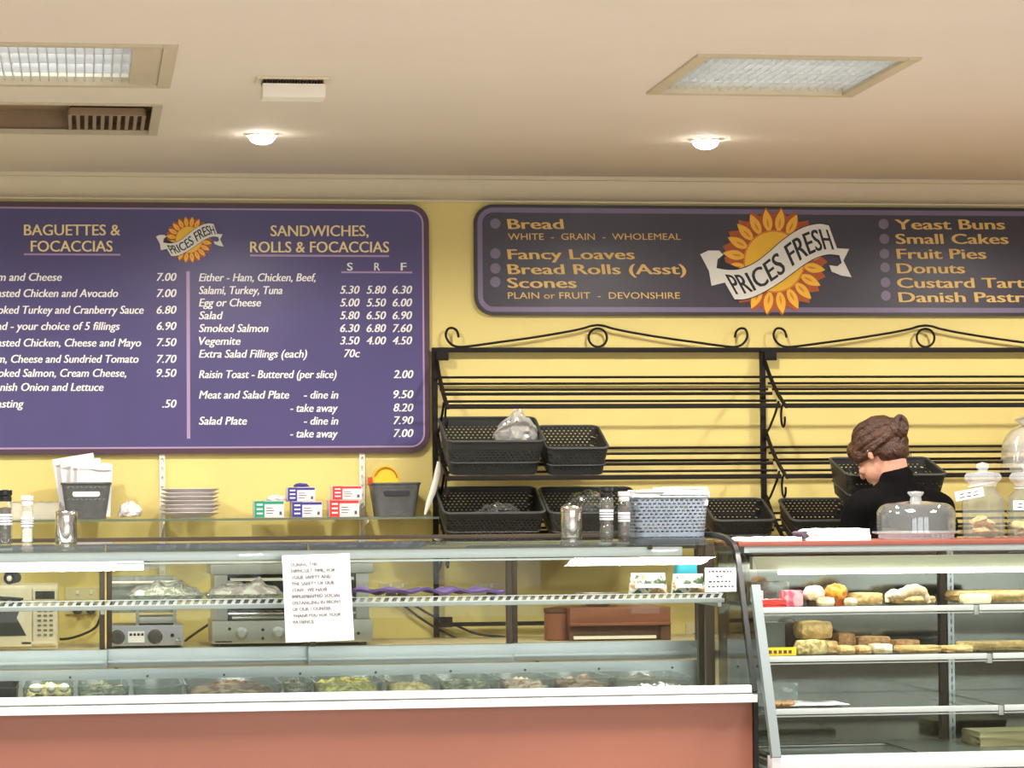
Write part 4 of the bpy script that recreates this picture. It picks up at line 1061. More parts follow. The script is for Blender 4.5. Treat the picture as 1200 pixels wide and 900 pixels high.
# glove boxes
def glove_box(label, px0, px1, pyt, pyb, col, Y=10.99, z0=None, rot=0):
    z0 = z0 if z0 is not None else Z(pyb, Y, px0)
    xa, xb = X(px0, Y, pyt), X(px1, Y, pyt); z1 = Z(pyt, Y, px0); w, h, d = xb-xa, z1-z0, 0.12
    t = thing('glove_box', label, 'box', ((xa+xb)/2, Y+d/2, z0), (0, 0, rot), group='glove boxes on the wall shelf')
    MB().box((0, 0, h/2), (w, d, h), bev=0.0025).build('carton', 'box_pale' , t)
    fy = -d/2
    MB().span((-w/2+0.001, fy-0.0006, 0.001), (-w*0.16, fy+0.001, h-0.001)).build('colour_band', col, t)
    MB().span((-w*0.16, fy-0.0006, h*0.80), (w/2-0.002, fy+0.001, h-0.002)).build('title_strip', col, t)
    b = MB()
    for k in range(3): b.span((-w*0.42, fy-0.001, h*(0.2+0.26*k)), (-w*0.22, fy, h*(0.30+0.26*k)))
    b.build('band_print', 'letter_white', t, smooth=0)
    b = MB()
    for k in range(3): b.span((-w*0.10, fy-0.001, h*(0.24+0.16*k)), (w*(0.12+0.05*(k % 2)), fy, h*(0.28+0.16*k)))
    b.span((w*0.34, fy-0.001, h*0.16), (w*0.42, fy, h*0.36))
    b.build('label_print', 'letter_grey', t, smooth=0)
    MB().prism([(x, y) for x, y in rrect(-w*0.25, -0.025, w*0.25, 0.025, 0.024)], 'z', h-0.0005, h+0.0006).build('opening', 'letter_grey', t)
    return t
g0 = GZ+0.0008
glove_box('green and white glove box by itself on the wall shelf', 298, 333, 587, 605, 'box_green', z0=g0)
gb1 = glove_box('lower purple and white glove box on the wall shelf', 342, 377.5, 588, 605, 'box_purple', z0=g0)
z2 = Z(588, 10.99, 342)+0.001
glove_box('upper purple and white glove box on the wall shelf', 337, 369.5, 571, 588, 'box_purple', z0=z2)
glove_box('lower red and white glove box on the wall shelf', 386, 421, 586, 605, 'box_red', z0=g0)
z3 = Z(586, 10.99, 386)+0.001
glove_box('upper red and white glove box on the wall shelf', 389.5, 424, 569.5, 586, 'box_red', z0=z3)
crumple(353, 570.5, 11.05, 0.06, 0.014, 0.04, 2.2, 'glove', 'box_purple', 'crumpled purple glove poking from the upper purple box', 'glove', tall=0.1)
crumple(324, 586.5, 11.05, 0.075, 0.022, 0.05, 4.2, 'glove', 'china_white', 'crumpled white glove poking from the green box', 'glove', tall=0.1)
# right storage basket with the tape dispenser
ub2, uh2 = upright_basket('grey storage basket holding a yellow tape dispenser on the wall shelf', 437, 493, 566, slot='edge_black')
c = at(452, 565, yb+0.06); k = 1/PPM(yb)
td = thing('tape_dispenser', 'round yellow tape dispenser resting in the grey shelf basket', 'tape dispenser', (c.x, yb+0.08, GZ+uh2-0.02)); zc = c.z-(GZ+uh2-0.02)+0.012; r = 15.5*k
b = MB(); arc = [(r*cos(a), zc+r*sin(a)) for a in [pi*j/20*1.15-0.2 for j in range(21)]]
b.prism(arc+[(-r, 0.0), (r, 0.0)], 'y', -0.03, 0.03, bev=0.003); b.build('tape_roll', 'tape_yellow', td)
b = MB(); b.tube([((r*0.85)*cos(a), -0.033, zc+(r*0.85)*sin(a)) for a in [pi*j/20*0.9+0.1 for j in range(21)]], 0.0035, seg=6); b.build('roll_groove', 'tape_amber', td)
b = MB(); b.box((-r-0.006, 0, zc-0.008), (0.018, 0.05, 0.03), bev=0.004); b.build('cutter', 'tape_red', td)
# clear tray in wrap at the far left of the shelf
xa, xb = X(12, 11.0, 595), X(70, 11.0, 595); h = Z(584, 11.0, 40)-GZ
t = thing('clear_tray', 'clear wrapped plastic tray at the left end of the wall shelf', 'tray', ((xa+xb)/2, 11.05, GZ+0.0008))
w = xb-xa
b = MB(); b.prism([(-w/2*0.9, 0), (w/2*0.9, 0), (w/2, h*0.8), (-w/2, h*0.8)], 'y', -0.07, 0.07, bev=0.004); b.build('tray_body', 'plastic_bag', t)
b = MB(); b.sheet(lambda u, v: V(((u-0.5)*w*1.03, (v-0.5)*0.15, h*0.82+0.006*noise.noise(V((u*9, v*5, 3))))), 16, 8, 0.003); b.build('film_lid', 'plastic_clear', t)
# white plastic strip hanging between shelf and bread rack
Ys = 10.95
pts = [at(x, y, Ys) for x, y in ((514, 541), (513, 552), (511, 563), (507, 577), (502, 590), (498, 603))]
o = MB().tube([p for p in pts], [0.006, 0.011, 0.012, 0.012, 0.010, 0.004], seg=8, flat=0.3).build('plastic_strip', 'white_paint', loc=pts[-1], shift=pts[-1])
tag(o, 'white curved plastic strip leaning between the wall shelf and bread rack', 'strip')

# ================================================================== THINGS ON THE DELI TOP
def shaker(label, px, pyt, Y=9.45, wpx=24.5):
    c = at(px, 637, Y); r = wpx/2/PPM(Y); h = Z(pyt, Y, px)-DT
    t = thing('sugar_shaker', label, 'shaker', (c.x, Y, DT), group='steel shakers on the deli top')
    MB().lathe([(0, 0), (r*0.96, 0), (r, 0.003), (r, h*0.78), (r*0.97, h*0.785), (0, h*0.785)], seg=36).build('shaker_body', 'chrome', t)
    MB().lathe([(r*0.97, h*0.785), (r*1.02, h*0.80), (r*1.02, h*0.94), (r*0.96, h*0.97), (r*0.6, h*0.99), (0, h)], seg=36).build('lid', 'chrome', t)
    return t
shaker('steel shaker standing alone below the paper bag basket', 77.5, 598)
shaker('steel shaker in front of the basket with crumpled plastic', 670, 592)
def jar_bottle(label, px, pyt, wpx, content, capm, Y=9.45, waist=False, group='seasoning bottles on the deli top'):
    c = at(px, 637, Y); r = wpx/2/PPM(Y); h = Z(pyt, Y, px)-DT
    t = thing('seasoning_bottle', label, 'bottle', (c.x, Y, DT), group=group)
    if waist: pf = [(0, 0), (r*0.95, 0), (r, 0.004), (r, h*0.20), (r*0.86, h*0.24), (r*0.98, h*0.30), (r*0.98, h*0.55), (r*1.0, h*0.58), (r*1.0, h*0.74), (r*0.8, h*0.79), (0, h*0.79)]
    else: pf = [(0, 0), (r*0.95, 0), (r, 0.004), (r, h*0.72), (r*0.8, h*0.79), (0, h*0.79)]
    MB().lathe(pf, seg=28).build('bottle_body', 'glass_jar', t)
    MB().lathe([(0, 0.004), (r*0.84, 0.004), (r*0.84, h*0.66), (0, h*0.68)], seg=22).build('seasoning', content, t)['kind'] = 'stuff'
    MB().lathe([(r*1.005, h*0.34), (r*1.015, h*0.345), (r*1.015, h*0.54), (r*1.005, h*0.545)], seg=28).build('label_band', 'paper_white', t)
    b = MB()
    for k in range(3): b.lathe([(r*1.016, h*(0.38+0.05*k)), (r*1.02, h*(0.385+0.05*k)), (r*1.016, h*(0.40+0.05*k))], seg=28)
    b.build('label_print', 'letter_grey', t)
    MB().lathe([(0, h*0.78), (r*0.82, h*0.78), (r*0.92, h*0.80), (r*0.92, h*0.86), (r*0.80, h*0.88), (r*1.0, h*0.91), (r*1.0, h*0.985), (r*0.9, h), (0, h)], seg=28).build('cap', capm, t)
    return t
jar_bottle('black capped grinder bottle at the left picture edge', 6, 574, 16, 'spice_pepper', 'edge_black')
jar_bottle('pale capped seasoning bottle between the black capped grinder and the lone shaker', 32, 581, 14, 'spice_pale', 'china_white')
jar_bottle('black capped grinder bottle left of the pale grey napkin basket', 711, 570, 16, 'spice_pepper', 'edge_black', waist=True)
jar_bottle('pale capped seasoning bottle touching the pale grey napkin basket', 731.5, 576, 14, 'spice_pepper', 'china_white', Y=9.43)

# ---- cake counter: cloths, dome, jars
CT = CTZ+0.0006; yc_ = 9.40
def folded_cloth(label, px0, px1, pyt, Y, seed, m='cloth_white', end=None, layers=2, d=0.16):
    xa, xb = X(px0, Y, 630), X(px1, Y, 630); h = Z(pyt, Y, px0)-CT
    t = thing('folded_cloth', label, 'cloth', ((xa+xb)/2, Y, CT)); w = xb-xa
    for l in range(layers):
        z1 = h*(l+1)/layers; th = h/layers*1.35
        MB().sheet(lambda u, v: V(((u-0.5)*w*(1-0.04*l), (v-0.5)*d, z1-0.15*th*(1+noise.noise(V((u*5+seed, v*3, l))))-(0.5*th*(max(0, 0.12-u)/0.12)**2))), 26, 8, th*0.7).build('cloth_fold', m, t, smooth=60)
    if end: MB().sheet(lambda u, v: V((-w*0.56+u*w*0.2, (v-0.5)*d*0.8, h*(0.62+0.12*sin(u*5)))), 8, 6, h*0.5).build('dark_hem', end, t, smooth=60)
    return t
folded_cloth('white folded cloth with a dark plum end beside the cake dome', 938, 1013, 618.5, 9.33, 3, end='cloth_plum')
folded_cloth('flat white cloth at the left end of the red counter', 861, 931, 628.5, 9.33, 8, layers=1, d=0.2)
Yd = 9.38; cx_ = X(1073.5, Yd, 610); rb = 49/PPM(Yd); rd = 46.5/PPM(Yd)
dm = thing('cake_dome', 'clear glass cake stand with a domed lid in front of the person', 'cake stand', (cx_, Yd, CT)); dh = lambda py: Z(py, Yd, 1073)-CT
MB().lathe([(0, 0), (rb*0.86, 0), (rb*0.88, 0.004), (rb*0.9, dh(626)), (rb*1.06, dh(624.5)), (rb*1.06, dh(622.5)), (0, dh(623.5))], seg=56).build('stand_plate', 'glass_milky', dm)
b = MB()
for k in range(40):
    a = 2*pi*k/40; b.cyl((rb*0.885*cos(a), rb*0.885*sin(a), 0.003), (rb*0.9*cos(a), rb*0.9*sin(a), dh(626.5)), 0.0022, seg=6)
b.build('ribbed_skirt', 'glass_milky', dm)
zb0, zt0 = dh(622.5), dh(587)
pf = [(rd, zb0), (rd*1.0, zb0+(zt0-zb0)*0.55)]
for k in range(1, 9):
    a = pi/2*k/8; pf.append((rd*(0.66+0.34*cos(a)), zb0+(zt0-zb0)*(0.55+0.38*sin(a))))
pf += [(rd*0.35, zt0-0.002), (rd*0.12, zt0), (0, zt0)]
pi_ = [(max(0, r-0.004), z-0.004 if z > zb0+0.01 else z) for r, z in pf[::-1]]
MB().lathe(pf+pi_, seg=56).build('dome_lid', 'glass_dome', dm)
kh = dh(575.5)
MB().lathe([(0, zt0), (rd*0.15, zt0), (rd*0.13, zt0+(kh-zt0)*0.4), (rd*0.21, kh-0.008), (rd*0.2, kh-0.002), (0, kh)], seg=26).build('lid_knob', 'glass_milky', dm)
def biscuit_jar(label, px, left, right, Y, tagrot, tagpx, cookies):
    c = at(px, 632, Y); r = (right-left)/2/PPM(Y); hh = lambda py: Z(py, Y, px)-CT
    t = thing('biscuit_jar', label, 'jar', (c.x, Y, CT), group='faceted glass biscuit jars on the red counter')
    o_ = [(0, 0), (r*0.94, 0), (r, 0.006), (r, hh(590)), (r*0.97, hh(583)), (r*0.72, hh(577)), (r*0.62, hh(573)), (r*0.62, hh(570))]
    i_ = [(max(0, a-0.004), z if k < 2 else z) for k, (a, z) in enumerate(o_[::-1])]; i_[-2] = (r*0.9, 0.008); i_[-1] = (0, 0.008)
    MB().lathe(o_+i_[0:-2]+[(r*0.9, 0.008), (0, 0.008)], seg=12).build('jar_body', 'glass_jar', t, smooth=20)
    lid = MB().lathe([(0, hh(570)), (r*0.62, hh(570)), (r*0.68, hh(566)), (r*0.88, hh(562)), (r*0.90, hh(558)), (r*0.78, hh(554)), (r*0.25, hh(553)), (r*0.22, hh(551)), (0, hh(551))], seg=10).build('lid', 'glass_milky', t, smooth=15)
    MB().lathe([(0, hh(551)), (r*0.2, hh(551)), (r*0.34, hh(547.5)), (r*0.30, hh(543.5)), (0, hh(541.5))], seg=8).build('lid_knob', 'glass_milky', lid, smooth=10)
    # tag on a string
    tp = at(tagpx[0], tagpx[1], Y-r-0.012)-t.location
    tg = MB().box((0, 0, 0), (0.098, 0.0015, 0.031)).build('price_tag', 'paper_white', t, loc=tp, rot=(0, tagrot, 0))
    b = MB()
    for k in range(2):
        for q in range(3): b.span((-0.035+q*0.024+0.004*k, -0.0015, -0.008+k*0.011), (-0.018+q*0.024, -0.0005, -0.005+k*0.011))
    b.build('tag_print', 'letter_black', tg, smooth=0)
    MB().tube([(r*0.63*cos(a), r*0.63*sin(a), hh(572)) for a in [2*pi*q/24 for q in range(24)]], 0.0014, seg=5, closed=True).build('tag_string', 'paper_white', tg, loc=-tp)
    for k in range(cookies):
        rn = random.Random(k*3+int(px)); a = rn.uniform(0, 6.28); rr = rn.uniform(0.1, 0.52)*r
        ck = thing('biscuit', ['lowest pale biscuit', 'second pale biscuit', 'third pale biscuit', 'fourth pale biscuit', 'fifth pale biscuit', 'topmost pale biscuit'][k]+(' in the jar beside the cake dome' if left < 1150 else ' in the jar at the right picture edge'), 'biscuit', (c.x+rr*cos(a), Y+rr*sin(a), CT+0.011+0.0085*k+0.002), (rn.uniform(-0.3, 0.3), rn.uniform(-0.3, 0.3), rn.uniform(0, 3)), group='biscuits in the glass jars')
        MB().ball((0, 0, 0.005), (r*0.46, r*0.40, 0.013), seg=16, nz=0.3, ns=9, seed=k).build('biscuit_crumb', 'cookie', ck)
    return t
biscuit_jar('faceted glass biscuit jar with a tilted white tag beside the cake dome', 1153, 1127, 1178, 9.36, R(-10), (1136, 579), 6)
biscuit_jar('faceted glass biscuit jar at the right picture edge with a square tag', 1206, 1180, 1232, 9.36, R(0), (1204, 592), 4)
# ================================================================== BACK BENCH THINGS (seen through the deli glass)
B0 = BZ+0.0008
def dims(px0, px1, pyt, Y): return X(px0, Y, 720), X(px1, Y, 720), Z(pyt, Y, (px0+px1)/2)-B0
# microwave
Y = 10.66; xa, xb, h = dims(-45, 68, 686, Y); w = xb-xa; d = 0.33
mw = thing('microwave', 'cream microwave oven with a keypad at the left picture edge', 'microwave', ((xa+xb)/2, Y+d/2, B0)); fy = -d/2
MB().box((0, 0, h/2), (w, d, h), bev=0.008).build('casing', 'microwave_cream', mw)
dw = w*0.73
MB().span((-w/2+0.006, fy-0.012, 0.012), (-w/2+dw, fy+0.004, h-0.01), bev=0.005).build('door', 'microwave_cream', mw)
b = MB(); pts = [(-w/2+0.03, 0.05), (-w/2+dw-0.02, 0.052), (-w/2+dw-0.035, 0.08), (-w/2+dw-0.055, h*0.5), (-w/2+dw-0.035, h-0.07), (-w/2+dw-0.03, h-0.045), (-w/2+0.03, h-0.03)]
b.prism(pts, 'y', fy-0.0135, fy-0.011); b.build('door_window', 'dark_window', mw)
MB().span((-w/2+dw+0.003, fy-0.010, 0.014), (w/2-0.005, fy+0.002, h-0.012), bev=0.003).build('control_panel', 'microwave_cream', mw)
MB().span((-w/2+dw+0.012, fy-0.0115, h-0.05), (w/2-0.012, fy-0.009, h-0.022)).build('display', 'dark_window', mw)
for r_ in range(6):
    for c_ in range(3):
        xx = -w/2+dw+0.026+c_*0.021; zz = h-0.092-r_*0.0175
        MB().box((xx, fy-0.0112, zz), (0.013, 0.003, 0.007), bev=0.001).build('button', 'button_grey', mw)
MB().span((w*0.12, fy-0.012, 0.02), (w*0.46, fy-0.009, 0.03), bev=0.002).build('door_release', 'microwave_cream', mw)
# spoon rest / dark cup on the microwave
c = at(15, 685, Y+0.1); t = thing('small_cup', 'small dark cup lying on top of the microwave', 'cup', (c.x, Y+0.12, B0+h+0.0008))
MB().lathe([(0, -0.028), (0.019, -0.028), (0.022, 0.02), (0.024, 0.028), (0.021, 0.028), (0.017, -0.02), (0, -0.022)], c=(0, 0, 0.024), seg=20, axis=(-0.5, -1, 0)).build('cup_body', 'iron_black', t)
MB().ball((-0.012, -0.022, 0.022), 0.011, seg=10).build('cup_content', 'white_paint', t)
# contact grill with two dials
Y = 10.66; xa, xb, h = dims(127, 215, 733, Y); w = xb-xa; d = 0.3
cg = thing('contact_grill', 'small grey contact grill with two round dials right of the microwave', 'grill', ((xa+xb)/2, Y+d/2, B0)); fy = -d/2
MB().box((0, 0.0, h/2+0.004), (w, d, h-0.008), bev=0.006).build('grill_body', 'appliance_blue_grey', cg)
for xx in (-w*0.38, w*0.12):
    dl = MB(); dl.lathe([(0, 0.012), (0.017, 0.012), (0.0225, 0.004), (0.0235, 0)], c=(xx, fy, h*0.5), seg=28, axis=(0, -1, 0)); dl = dl.build('dial', 'dial_dark', cg)
    MB().lathe([(0.0235, 0), (0.0265, 0.002), (0.028, 0), (0.0235, -0.001)], c=(xx, fy, h*0.5), seg=28, axis=(0, -1, 0)).build('dial_ring', 'chrome', dl)
MB().span((-w*0.24, fy-0.002, h*0.25), (-w*0.02, fy+0.001, h*0.75)).build('label_plate', 'paper_white', cg)
b = MB()
for i in range(4): b.span((-w*0.22+i*0.014, fy-0.003, h*0.55), (-w*0.22+i*0.014+0.009, fy-0.002, h*0.66))
b.build('plate_print', 'letter_black', cg, smooth=0)
MB().lathe([(0, 0.012), (0.009, 0.010), (0.010, 0)], c=(w*0.43, fy, h*0.32), seg=16, axis=(0, -1, 0)).build('power_knob', 'chrome', cg)
MB().lathe([(0, 0.004), (0.006, 0.003), (0.007, 0)], c=(w*0.35, fy, h*0.55), seg=14, axis=(0, -1, 0)).build('indicator', 'edge_black', cg)
for px in (161, 205):
    xx = X(px, Y, 700)-cg.location.x; b = MB(); b.span((xx-0.006, fy+0.02, h-0.004), (xx+0.006, fy+0.04, Z(676, Y, px)-B0), bev=0.002); b.build('upright', 'steel_brushed', cg)
zz = Z(683, Y, 160)-B0; b = MB(); b.cyl((-w*0.52, fy+0.015, zz), (w*0.40, fy+0.015, zz), 0.006); b.build('handle_bar', 'white_paint', cg)
MB().span((-w*0.12, fy+0.03, h+0.006), (w*0.40, d/2-0.03, h+0.03), bev=0.004).build('lower_plate', 'steel_brushed', cg)
MB().span((-w*0.5, fy+0.045, h+0.045), (w*0.40, d/2-0.03, zz+0.02), bev=0.006).build('upper_plate', 'grey_panel', cg)
# salamander grill
Y = 10.64; xa, xb, h = dims(247, 438, 661, Y); w = xb-xa; d = 0.34
sg = thing('salamander_grill', 'large steel salamander grill with knobs behind the paper notice', 'grill', ((xa+xb)/2, Y+d/2, B0)); fy = -d/2
hp = Z(727, Y, 340)-B0
MB().span((-w/2+0.004, fy, 0.012), (w/2-0.004, d/2, hp), bev=0.003).build('base_body', 'steel_brushed', sg)
for px in (259, 425):
    xx = X(px, Y, 700)-sg.location.x
    MB().span((xx-0.024, fy+0.004, hp), (xx+0.024, d/2, h-0.036), bev=0.003).build('side_post', 'steel_brushed', sg)
MB().span((-w/2, fy-0.002, h-0.036), (w/2, d/2, h), bev=0.004).build('top_cap', 'steel_brushed', sg)
MB().span((-w*0.40, d/2-0.03, hp), (w*0.40, d/2-0.01, h-0.036)).build('back_plate', 'dial_dark', sg)
MB().span((-w*0.38, fy+0.01, h-0.06), (w*0.38, d/2-0.04, h-0.05)).build('heating_element', 'white_paint', sg)
b = MB(); zz = Z(719, Y, 340)-B0
for i in range(14): b.cyl((-w*0.37+i*w*0.057, fy+0.02, zz), (-w*0.37+i*w*0.057, d/2-0.04, zz), 0.003, seg=7)
b.cyl((-w*0.39, fy+0.02, zz), (w*0.39, fy+0.02, zz), 0.005); b.cyl((-w*0.39, d/2-0.04, zz), (w*0.39, d/2-0.04, zz), 0.005)
b.build('grill_rack', 'chrome', sg)
MB().span((-w*0.37, fy+0.004, zz-0.02), (w*0.37, fy+0.02, zz-0.007), bev=0.003).build('rack_handle', 'chrome', sg)
for px in (283, 326, 390):
    xx = X(px, Y, 742)-sg.location.x
    MB().lathe([(0, 0.028), (0.013, 0.027), (0.016, 0.020), (0.022, 0.006), (0.0235, 0)], c=(xx, fy, hp*0.52), seg=24, axis=(0, -1, 0)).build('knob', 'aluminium_dull', sg)
for px, py in ((269, 737), (308, 738), (308, 748), (420, 742)):
    p = at(px, py, Y)-sg.location; MB().lathe([(0, 0.004), (0.005, 0.003), (0.006, 0)], c=(p.x, fy, p.z), seg=12, axis=(0, -1, 0)).build('indicator', 'edge_black', sg)
p = at(262, 752, Y)-sg.location; MB().span((p.x-0.03, fy-0.001, p.z-0.003), (p.x+0.03, fy+0.001, p.z+0.002)).build('name_plate', 'edge_black', sg)
for sx in (-1, 1):
    for sy in (-1, 1): MB().cyl((sx*w*0.44, sy*d*0.4, 0), (sx*w*0.44, sy*d*0.4, 0.013), 0.012).build('foot', 'edge_black', sg)
# power outlets and leads
def outlet(label, px, py, n, wpx, hpx):
    c = at(px, py, WALL_Y); k = 1/PPM(WALL_Y)
    t = thing('power_outlet', label, 'power outlet', (c.x, WALL_Y-0.0005, c.z)); w, h = wpx*k, hpx*k
    MB().box((0, -0.005, 0), (w, 0.009, h), bev=0.002).build('face_plate', 'switch_plate', t)
    for i in range(n):
        xx = (i-(n-1)/2)*w*0.42+0.012
        MB().lathe([(0, 0.04), (0.014, 0.038), (0.02, 0.02), (0.021, 0)], c=(xx, -0.009, -h*0.28), seg=16, axis=(0, -1, -0.2)).build('plug', 'dial_dark', t)
        MB().box((xx, -0.011, h*0.32), (0.009, 0.006, 0.014), bev=0.001).build('switch', 'white_paint', t)
    return t
outlet('double power outlet with two dark plugs above the purple cloth', 461, 692, 2, 33, 18)
outlet('pale power outlet with one plug left of the dark door stile', 572, 692, 1, 36, 17)
outlet('grey power outlet with dark plugs between microwave and contact grill', 95, 704, 2, 36, 30)
outlet('small pale power outlet beside the brown wooden box', 811, 741, 1, 16, 22)
def lead(label, pts, Y=11.17, r=0.005):
    P_ = [at(x, y, Y) for x, y in pts]; pp = smooth_line([(p.x, p.z) for p in P_], 5)
    o = MB().tube([(p.x, Y, p.y) for p in pp], r, seg=7).build('power_lead', 'cable_black', loc=P_[0], shift=P_[0]); tag(o, label, 'cable', 'power leads on the yellow wall')
lead('black lead sloping from the double outlet down to the bench', [(468, 705), (478, 713), (495, 726), (515, 738), (535, 748), (553, 752)])
lead('black lead sagging from the double outlet across under the rack rail', [(478, 705), (492, 713), (508, 722), (535, 733), (560, 743), (600, 747), (630, 750), (650, 748)], Y=11.165)
lead('black lead curling beside the microwave', [(118, 722), (112, 735), (98, 743), (82, 748), (70, 749)])
lead('black lead crossing the wall between the two grills', [(247, 730), (235, 738), (222, 747), (216, 752)])
# brown wooden box on the bench with a bowl
Y = 10.70; xa, xb, h = dims(668, 786, 712, Y); w = xb-xa; d = 0.3
wb = thing('wooden_box', 'brown wooden bread box on the bench at the right end of the deli', 'box', ((xa+xb)/2, Y+d/2, B0)); fy = -d/2
b = MB(); b.span((-w/2, fy, h*0.5), (w/2, d/2, h), bev=0.006); b.build('upper_case', 'wood_brown', wb)
b = MB(); b.span((-w/2, fy+0.02, 0), (w/2, d/2, h*0.5), bev=0.003); b.build('lower_case', 'wood_dark', wb)
b = MB(); b.span((-w*0.5, fy-0.012, h*0.46), (w*0.5, fy+0.02, h*0.54), bev=0.003); b.build('shelf_lip', 'wood_brown', wb)
b = MB(); b.span((-w*0.46, fy+0.008, 0.006), (w*0.36, fy+0.022, 0.018), bev=0.002); b.build('white_strip', 'white_paint', wb)
b = MB(); b.span((w*0.40, fy-0.002, 0), (w*0.5, fy+0.02, h*0.46), bev=0.003); b.build('end_cheek', 'wood_dark', wb)
c = at(703, 712, Y+0.1); t = thing('white_bowl', 'white china bowl on top of the brown wooden box', 'bowl', (c.x, Y+d/2, B0+h+0.0006))
MB().lathe([(0, 0), (0.035, 0), (0.06, 0.015), (0.085, 0.04), (0.088, 0.05), (0.084, 0.05), (0.058, 0.02), (0, 0.008)], seg=32).build('bowl_body', 'china_white', t)
Y = 10.75; xa = X(650, Y, 730); t = thing('brown_canister', 'brown round canister standing left of the wooden box', 'canister', (xa+0.02, Y+0.06, B0))
MB().lathe([(0, 0), (0.045, 0), (0.05, 0.004), (0.05, 0.10), (0.046, 0.105), (0, 0.105)], seg=24).build('canister_body', 'wood_brown', t)
MB().lathe([(0, 0.105), (0.052, 0.105), (0.052, 0.12), (0.01, 0.126), (0, 0.126)], seg=24).build('lid', 'wood_dark', t)

# ================================================================== DELI CONTENTS
TZ = SHZ+0.0088
def food_tray(label, px0, px1, hpx, seed, m):
    Y = 9.20; xa, xb = X(px0, Y, 700), X(px1, Y, 700); w = xb-xa; d = 0.26
    t = thing('food_tray', label, 'tray', ((xa+xb)/2, Y+d/2, TZ), group='foil trays of wrapped food on the deli shelf')
    pf = rrect(-w/2, -d/2, w/2, d/2, 0.03, 4)
    b = MB(); tt = bmesh.new(); r0 = [tt.verts.new((x*0.9, y*0.9, 0)) for x, y in pf]; r1 = [tt.verts.new((x, y, 0.017)) for x, y in pf]; r2 = [tt.verts.new((x*1.0, y*1.0, 0.020)) for x, y in pf]; r3 = [tt.verts.new((x*0.96, y*0.94, 0.018)) for x, y in pf]; r4 = [tt.verts.new((x*0.88, y*0.88, 0.003)) for x, y in pf]
    n = len(pf); tt.faces.new(r0[::-1]); tt.faces.new(r4)
    for A, B in ((r0, r1), (r1, r2), (r2, r3), (r3, r4)):
        for k in range(n): tt.faces.new((A[k], A[(k+1) % n], B[(k+1) % n], B[k]))
    bmesh.ops.recalc_face_normals(tt, faces=tt.faces); b._take(tt); b.build('tray_body', 'foil', t)
    H = hpx/PPM(Y)
    fn = lambda u, v: V(((u-0.5)*w*0.86, (v-0.5)*d*0.84, 0.012+H*(sin(pi*u)**0.5*sin(pi*v)**0.5)*(0.62+0.55*noise.noise(V((u*6+seed, v*3, seed))))))
    MB().sheet(fn, 26, 10, 0.008).build('food_heap', m, t)['kind'] = 'stuff'
    MB().sheet(lambda u, v: fn(u, v)+V(((u-0.5)*0.02, (v-0.5)*0.02, 0.007+0.006*noise.noise(V((u*17, v*11, seed))))), 30, 12, 0.0015).build('cling_film', 'plastic_clear', t, smooth=15)
    return t
food_tray('foil tray of wrapped salad food left on the deli shelf', 150, 240, 21, 2.2, 'herb_food')
food_tray('foil tray of wrapped meat slices beside the paper notice on the deli shelf', 242, 335, 22, 6.2, 'meat_pink')
# purple cloth lying on the shelf
xa, xb = X(416, 9.2, 700), X(592, 9.2, 700); w = xb-xa
o = MB().sheet(lambda u, v: V(((u-0.5)*w, (v-0.5)*0.16, 0.012+0.015*(1+noise.noise(V((u*9, v*3, 4.1))))*(1-0.35*u)+0.004*sin(u*31))), 60, 10, 0.008).build('purple_cloth', 'cloth_purple', loc=((xa+xb)/2, 9.285, TZ+0.0005))
tag(o, 'crumpled purple cloth lying along the deli shelf right of the notice', 'cloth')
# snack packets, cyan card and price card at the right end
def packet(label, px0, px1, pyt, Y=9.2):
    xa, xb = X(px0, Y, 690), X(px1, Y, 690); w = xb-xa; h = Z(pyt, Y, px0)-TZ
    t = thing('snack_packet', label, 'packet', ((xa+xb)/2, Y+0.03, TZ), group='printed snack packets on the deli shelf')
    fn = lambda s: (lambda u, v: V(((u-0.5)*w*(1-0.14*v), s*0.026*sin(pi*u)**0.6*sin(pi*min(1, v*0.9+0.1))**0.6, v*h)))
    b = MB(); b.sheet(fn(-1), 12, 10, 0.001); b.sheet(fn(1), 12, 10, -0.001); b.build('pouch', 'packet_print', t)
    MB().box((0, 0, h+0.002), (w*0.86, 0.003, 0.008)).build('sealed_top', 'paper_white', t)
    MB().span((-w*0.36, -0.028, h*0.36), (w*0.36, -0.0245, h*0.56)).build('label_band', 'paper_white', t)
    return t
packet('printed snack packet on the deli shelf, farther from the price card', 738, 785, 674)
packet('printed snack packet on the deli shelf right beside the price card', 788, 829, 675)
c0, c1 = at(795, 673, 9.21), at(822, 662, 9.21)
t = thing('cyan_card', 'small cyan card standing above the right snack packet', 'card', ((c0.x+c1.x)/2, 9.28, TZ))
MB().box((0, 0, (c0.z+c1.z)/2-TZ), (c1.x-c0.x, 0.003, c1.z-c0.z), bev=0.001).build('card_face', 'cyan_card', t)
MB().cyl((0, 0.003, 0), (0, 0.003, c0.z-TZ+0.01), 0.003).build('card_stem', 'plastic_clear', t)
A, Bq = on_glass(826, 693, 0.004), on_glass(863, 665, 0.004)
def glass_sheet(mbx, pxy, off, th, nu=4, nv=10):
    """paper lying on the curved glass; pxy(u,v) picture corner mapping"""
    return mbx.sheet(lambda u, v: on_glass(*pxy(u, v), off), nu, nv, th)
def quad(TLc, TRc, BRc, BLc):
    def f(u, v):
        a = V(BLc).lerp(V(BRc), u); b_ = V(TLc).lerp(V(TRc), u); p = a.lerp(b_, v); return p.x, p.y
    return f
q = quad((826, 665.5), (862, 665), (863, 693), (826, 693.5)); c = on_glass(844, 680, 0.003)
pc = thing('price_card', 'white price card stuck on the glass at the right end of the deli', 'card', c)
glass_sheet(MB(), q, 0.004, 0.0012).build('card_face', 'paper_white', pc, shift=c)
b = MB()
rn = random.Random(3)
